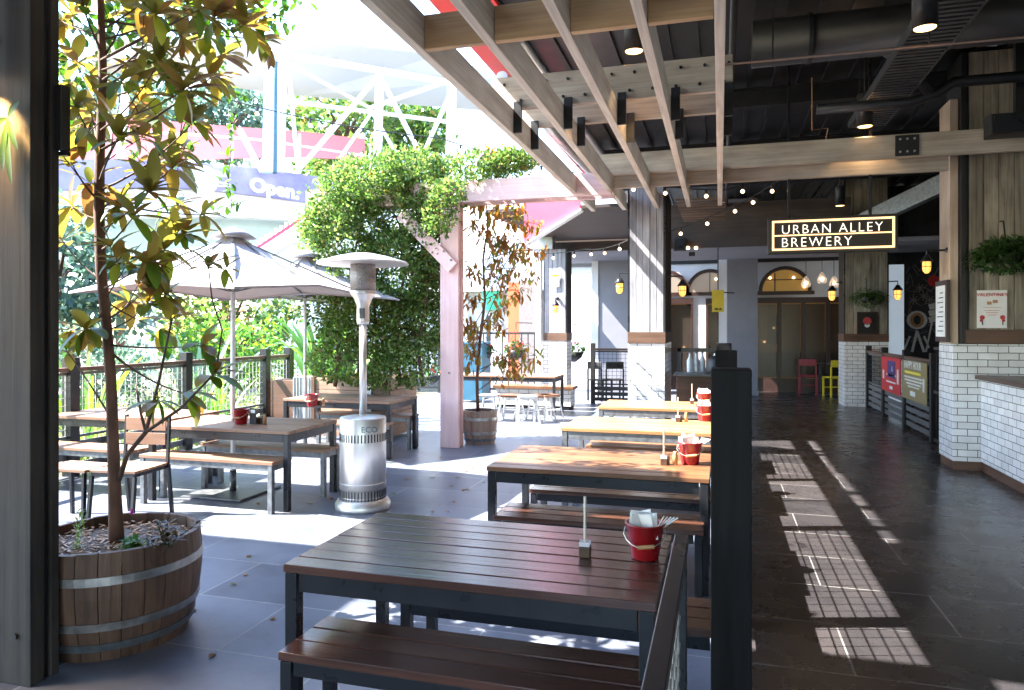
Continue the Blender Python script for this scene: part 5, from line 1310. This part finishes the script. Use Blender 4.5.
# ---------------------------------------------------------------- shop and garden wall beyond the slim tree
t = thing('shop_building', (-7, 24, 0), 'sunlit white shop front with green and red signs behind the slim tree', 'building')
YS = 22.0
p = PY(465, 250, YS); q = PY(524, 250, YS)
MB().box(-16, -2.5, YS, YS+4, 2.8, 5.2).box(-16, -13, YS, YS+4, 0, 2.8).box(-2.9, -2.5, YS, YS+4, 0, 2.8).build('wall', M['white'], t)
a = PY(468, 300, YS); b = PY(510, 300, YS)
MB().box(-12.9, -3, YS+.4, YS+.5, 0, 2.8).build('shop_window', plain('shop_interior', (.55,.56,.52), .5, 0, .35, 2.5), t)
m = MB()
for k in range(9): m.box(-12.9+k*1.2, -12.82+k*1.2, YS+.2, YS+.3, 0, 2.8)
m.build('window_frame', M['white'], t)
a = PY(482, 310, YS); b = PY(500, 283, YS); MB().box(a.x, b.x, YS+.05, YS+.1, a.z, b.z).build('green_sign', plain('green_sign', (.03,.45,.22), .5), t)
a = PY(508, 388, YS-1); b = PY(519, 282, YS-1); MB().box(a.x, b.x, YS-1, YS-.8, 0, b.z).build('orange_pillar', M['orange'], t)
a = PY(519, 388, YS-2); b = PY(537, 280, YS-2); MB().box(a.x, b.x, YS-2, YS-1.7, 0, b.z).build('brown_pillar', plain('taupe_render', (.20,.16,.15), .8), t)
a = PY(525, 240, 13.6); 
t = thing('red_canopy_panel', PY(550, 220, 10.7), 'slanting pink-red metal panel under the pergola beam, right of the slim tree', 'panel')
MB().prism([PY(524, 196, 10.7), PY(524, 243, 10.7), PY(580, 208, 10.7), PY(580, 193, 10.7)], (0, .08, 0)).build('panel', M['pink'], t)
MB().prism([PY(522, 244.5, 10.65), PY(522, 246.5, 10.65), PY(581, 210, 10.65), PY(581, 208, 10.65)], (0, .2, 0)).build('edge_trim', M['white'], t)
t = thing('canopy_wall', PY(490, 220, 17), 'pinkish white wall panel behind the slim tree', 'wall')
MB().box(PY(400, 200, 17).x, PY(523, 200, 17).x, 17, 17.15, PY(480, 240, 17).z, PY(480, 195, 17).z).build('wall', plain('blush_render', (.78,.66,.66), .8), t)
MB().box(PY(400, 200, 17).x, PY(523, 200, 17).x, 16.7, 17.17, PY(480, 252, 17).z, PY(480, 240, 17).z-.005).build('ledge', M['white'], t)
YJ = 23
t = thing('sign_building', (-3.4, YJ, 0), 'bright shop front with white letters above a red trimmed fascia, between two columns', 'building')
a = PY(556, 300, YJ); b = PY(606, 262, YJ)
m = MB(); m.box(a.x, b.x, YJ, YJ+.4, PY(580, 298, YJ).z, PY(580, 255, YJ).z).build('upper_boards', plain('peach_boards', (.80,.62,.55), .8), t)
MB().box(a.x, b.x, YJ-.06, YJ-.002, PY(580, 308, YJ).z, PY(580, 297, YJ).z).build('fascia', plain('cream_fascia', (.80,.68,.52), .6), t)
MB().box(a.x, b.x, YJ+.1, YJ+.2, 0, PY(580, 308, YJ).z).build('shop_window', plain('pale_shop_glass', (.55,.62,.60), .3, 0, .3, 1.5), t)
m = MB()
for px in (567.5, 578, 593): x = PY(px, 300, YJ).x; m.box(x-.06, x+.06, YJ-.02, YJ+.08, 0, PY(580, 308, YJ).z)
m.box(a.x, b.x, YJ-.02, YJ+.07, PY(580, 318, YJ).z, PY(580, 316, YJ).z); m.build('window_frame', M['white'], t)
for k, ch in enumerate('UIT'):
    p = PY(571+k*9, 296.5, YJ); text_mb(ch, .75, (p.x, YJ-.12, p.z), (1,0,0), (0,0,1), .1, 'CENTER', 1, .02).build('lettering', M['white'], t); MB().cbox((p.x, YJ-.12, p.z-.03), (.3, .12, .14)).build('red_letter_base', M['redflower'], t)
a = PY(570, 335, YJ-.1); MB().box(a.x, a.x+.35, YJ-.1, YJ-.05, 0.9, 1.9).build('red_poster', M['orange'], t)

# dark garden fence with hanging baskets
t = thing('iron_railing', (-7, 16.5, 0), 'tall thin black iron railing behind the far table', 'railing')
m = MB(); xa, xb = -9.2, -4.1
m.box(xa, xb, 16.48, 16.52, 1.45, 1.5).box(xa, xb, 16.48, 16.52, .1, .15); m.build('rail', M['black'], t); m = MB(); x = xa
while x < xb: m.box(x-.012, x+.012, 16.49, 16.51, .15, 1.45); x += .16
m.build('bars', M['black'], t)
m = MB()
for k in range(5): m.box(xa+k*1.27-.04, xa+k*1.27+.04, 16.45, 16.55, 0, 1.9)
m.each('post', M['black'], t)
def basket(px, py, D, label):
    c = PD(px, py, D); t = thing('hanging_basket', c, label, 'hanging basket', 'hanging flower baskets')
    MB().lathe(c, [(.04, -.22), (.17, -.12), (.22, 0)], 16).build('bowl', M['black'], t, smooth=True)
    m = MB()
    for k in range(120): d = rv(); d.z = abs(d.z)*.7; p = c+Vector((d.x*.25, d.y*.2, d.z*.22)); leaf(m, p, rv(), UP, .09, .045, .2)
    m.build('foliage', M['fern'], t, smooth='leaf'); m = MB()
    for k in range(5): d = rv(); d.z = abs(d.z)*.8; m.ball(c+Vector((d.x*.27, -abs(d.y)*.2, d.z*.26)), .028, 5)
    m.build('blooms', M['redflower'], t)
    MB().path([c+Vector((-.2,0,0)), c+Vector((0,0,.5)), c+Vector((.2,0,0))], .008, 5).path([c+Vector((0,0,.5)), (c.x, c.y, c.z+.6), (c.x, 16.5, c.z+.6)], .012, 5).build('hanger', M['black'], t)
basket(434, 342, 15.6, 'black hanging basket of red flowers left of the pale pink post'); basket(432, 375, 15.6, 'lower black hanging basket left of the pale pink post'); basket(483, 352, 15.7, 'black hanging basket of red flowers behind the slim tree trunk')
basket(516, 350, 15.7, 'hanging basket of red flowers left of the slim pale post'); basket(574, 352, 15.7, 'dark hanging basket between the two tiled columns')
t = thing('teal_box', W(470, 15.2), 'teal blue painted cabinet behind the long table', 'cabinet')
c = W(476, 15.3); MB().box(c.x-.3, c.x+.15, c.y, c.y+.5, .05, 1.25).build('body', M['teal'], t, .01); MB().box(c.x-.32, c.x+.17, c.y-.02, c.y+.52, 1.25, 1.3).build('lid', M['teal'], t, .01)

# ---------------------------------------------------------------- raised walkway building with truss
DB = 24
def P2(px, py, D=DB): return PD(px, py, D)
t = thing('walkway_building', W(200, DB), 'curved white raised walkway with a lilac banner reading Open and glass rail', 'building')
def band(pxs, pyt, pyb, D, th, name, mt, Dk=None):
    """a curved strip of wall following the walkway: list of columns"""
    m = MB(); n = len(pxs); vs = []
    for i in range(n):
        d = Dk[i] if Dk else D
        dirn = W(pxs[i], 1).normalized()*th
        a = P2(pxs[i], pyt[i], d); b = P2(pxs[i], pyb[i], d); vs += [a, b, a+dirn, b+dirn]
    fs = []
    for i in range(n-1):
        k = i*4; fs += [(k, k+1, k+5, k+4), (k+3, k+2, k+6, k+7), (k, k+4, k+6, k+2), (k+1, k+3, k+7, k+5)]
    fs += [(0,2,3,1), (4*n-4, 4*n-3, 4*n-1, 4*n-2)]
    return m.add(vs, fs).build(name, mt, t)
xs = [20, 80, 140, 200, 260, 320, 380, 440]; Dk = [20, 20.6, 21.2, 22, 23, 24, 25, 26]
yb1 = [158, 159, 160, 163, 168, 177, 186, 195]; yb2 = [192, 189, 187, 189, 196, 204, 210, 216]; yb3 = [235, 228, 217, 216, 218, 222, 226, 230]; yb4 = [270, 262, 252, 246, 243, 243, 244, 245]
band(xs, yb1, yb2, 0, .12, 'banner', M['banner'], Dk)
band(xs, yb2, yb3, 0, .5, 'fascia', M['white'], [d+.15 for d in Dk])
band(xs, yb3, yb4, 0, .3, 'under_glazing', plain('teal_grey_glazing', (.42,.52,.52), .3, 0, .12, .4), [d+1.2 for d in Dk])
# deck floor
vs = []; 
for x, y, d in zip(xs, yb1, Dk): a = P2(x, y, d+.3); vs += [a, a+W(x, 1).normalized()*6]
MB().add(vs, [(2*i, 2*i+1, 2*i+3, 2*i+2) for i in range(len(xs)-1)]).build('deck', M['render'], t)
# hoarding beyond
rx = [60, 120, 180, 240, 300, 365]; band(rx, [118, 118, 122, 127, 131, 139], [164, 164, 160, 158, 157, 160], 27, .1, 'red_hoarding', plain('red_hoarding', (.52,.14,.16), .5, 0, .1, .6))  # red paled and greyed; distance haze is put into the colour
m = MB()   # glass rail
for x, y, d in zip([40, 110, 170, 232, 300, 370], [158, 159, 161, 165, 174, 184], [20.3, 21, 21.6, 22.6, 23.7, 24.8]): m.tube(P2(x, y, d), P2(x, y-40, d), .03, n=6)
pr = [P2(x, y-28, d) for x, y, d in zip([20, 80, 140, 200, 260, 320, 380, 440], yb1, Dk)]; m.path(pr, .035, 6); m.build('handrail', M['white'], t, smooth=True)
o_ = P2(248, 196, 22.5); v_ = (P2(300, 204, 23.2)-o_).normalized(); v_.z = 0; v_.normalize()
text_mb('Open.', .60, P2(250, 190.5, 22.5), (v_.x, v_.y, -.10), (0,0,1), .03, 'LEFT', 1, .03).build('lettering', M['chalk'], t)
m = MB(); disc2 = P2(203, 180, 21.8)
vx = v_; n_ = 20
m.prism([disc2+vx*(.45*math.cos(2*math.pi*k/n_))+Vector((0,0,.45*math.sin(2*math.pi*k/n_))) for k in range(n_)], Vector((.02,-.03,0))); 
for k in range(6):
    a = P2(214, 166+k*5, 21.8); b = P2(230, 170+k*5, 22.1); 
    if k < 5: m.bar(a, b if k % 2 else P2(230, 166+k*5, 22.1), .06, .05)
m.build('emblem', M['chalk'], t)
m = MB()
for x, d in ((60, 22), (150, 23), (330, 26)): a = P2(x, 240, d); m.tube((a.x, a.y, -.3), a, .2, n=12)
m.each('support_column', M['white'], t)
# ramp stair between umbrella and hedge
t = thing('stair_ramp', P2(290, 240, 20), 'white stair with patterned side sloping up to the walkway behind the umbrellas', 'stairs')
MB().bar(P2(252, 262, 20), P2(315, 222, 20), .3, .35).build('stringer', M['white'], t); MB().bar(P2(255, 250, 20), P2(318, 208, 20), .08, .08).build('handrail', M['redflower'], t)
m = MB()
for k in range(14): f = k/13; a = P2(252, 262, 20).lerp(P2(315, 222, 20), f); m.bar(a, a+Vector((0,0,.5)), .06, .06)
m.build('baluster', M['white'], t)
# steel truss and canopy
t = thing('steel_truss', W(350, 23), 'white tubular steel truss on the walkway carrying a grey membrane roof', 'truss')
m = MB()
def tb(a, b, r, d=23): m.tube(P2(a[0], a[1], d), P2(b[0], b[1], d), r, n=12)
tb((272,52),(480,88),.10); m.build('top_chord', M['white'], t, smooth=True); m = MB()
for a, b, r in (((283,58),(280,172),.14), ((380,72),(377,170),.14), ((452,82),(450,160),.15), ((130,40),(120,160),.12)): tb(a, b, r)
m.each('mast', M['white'], t, smooth=True); m = MB()
for a, b, r in (((378,76),(297,172),.08), ((380,76),(418,150),.08), ((452,90),(425,150),.07), ((240,130),(262,172),.09)): tb(a, b, r)
m.each('diagonal', M['white'], t, smooth=True); m = MB()
for a, b, r in (((286,62),(370,108),.06), ((288,60),(298,170),.07), ((370,108),(450,80),.08), ((278,100),(450,122),.07), ((372,112),(340,158),.06), ((372,112),(400,160),.06), ((160,95),(280,60),.06)): tb(a, b, r, 25)
m.each('rear_brace', M['white'], t, smooth=True)
m = MB(); A = [P2(286, 38, 24), P2(440, 55, 24), P2(500, 78, 24), P2(500, 112, 29), P2(300, 96, 29), P2(250, 80, 29), P2(90, 70, 29), P2(95, 42, 24)]
m.prism(A, (0, 0, .06)); m.build('membrane_roof', plain('grey_membrane', (.40,.42,.43), .6, 0, .06, .5), t)
t = thing('pylon_sign', W(270, 22), 'tall pale blue blade sign standing on the walkway', 'sign')
MB().prism([P2(264, 55, 22), P2(262, 172, 22), P2(274, 172, 22), P2(276, 48, 22)], W(270, 1).normalized()*.25).build('blade', M['paleblue'], t); 
MB().prism([P2(274.5, 60, 22), P2(273, 172, 22), P2(277, 172, 22), P2(278, 62, 22)], W(270, 1).normalized()*.3).build('edge', M['teal'], t)
# far trees on the walkway's horizon
random.seed(31)
for (px, py, D, r, lb, mt) in ((120, 120, 40, (4.5,2.5,2.6), 'pale distant tree above the red hoarding at the left', 'bgleaf'), (225, 118, 42, (3.6,2.5,2.4), 'distant blue-green tree left of the pylon sign', 'bgleaf'), (345, 118, 42, (3.8,2.5,3.0), 'distant green tree seen through the truss', 'hedge'), (415, 135, 44, (2.6,2.0,2.0), 'distant green tree at the right end of the truss', 'hedge'), (345, 168, 30, (1.8,1.2,1.2), 'palm-like green tree below the truss diagonal', 'hedge')):
    c = PD(px, py, D); bush('distant_tree', c, r, 3500, .5 if D > 35 else .3, mt, lb, 'tree', grp='distant trees', tk=.25)
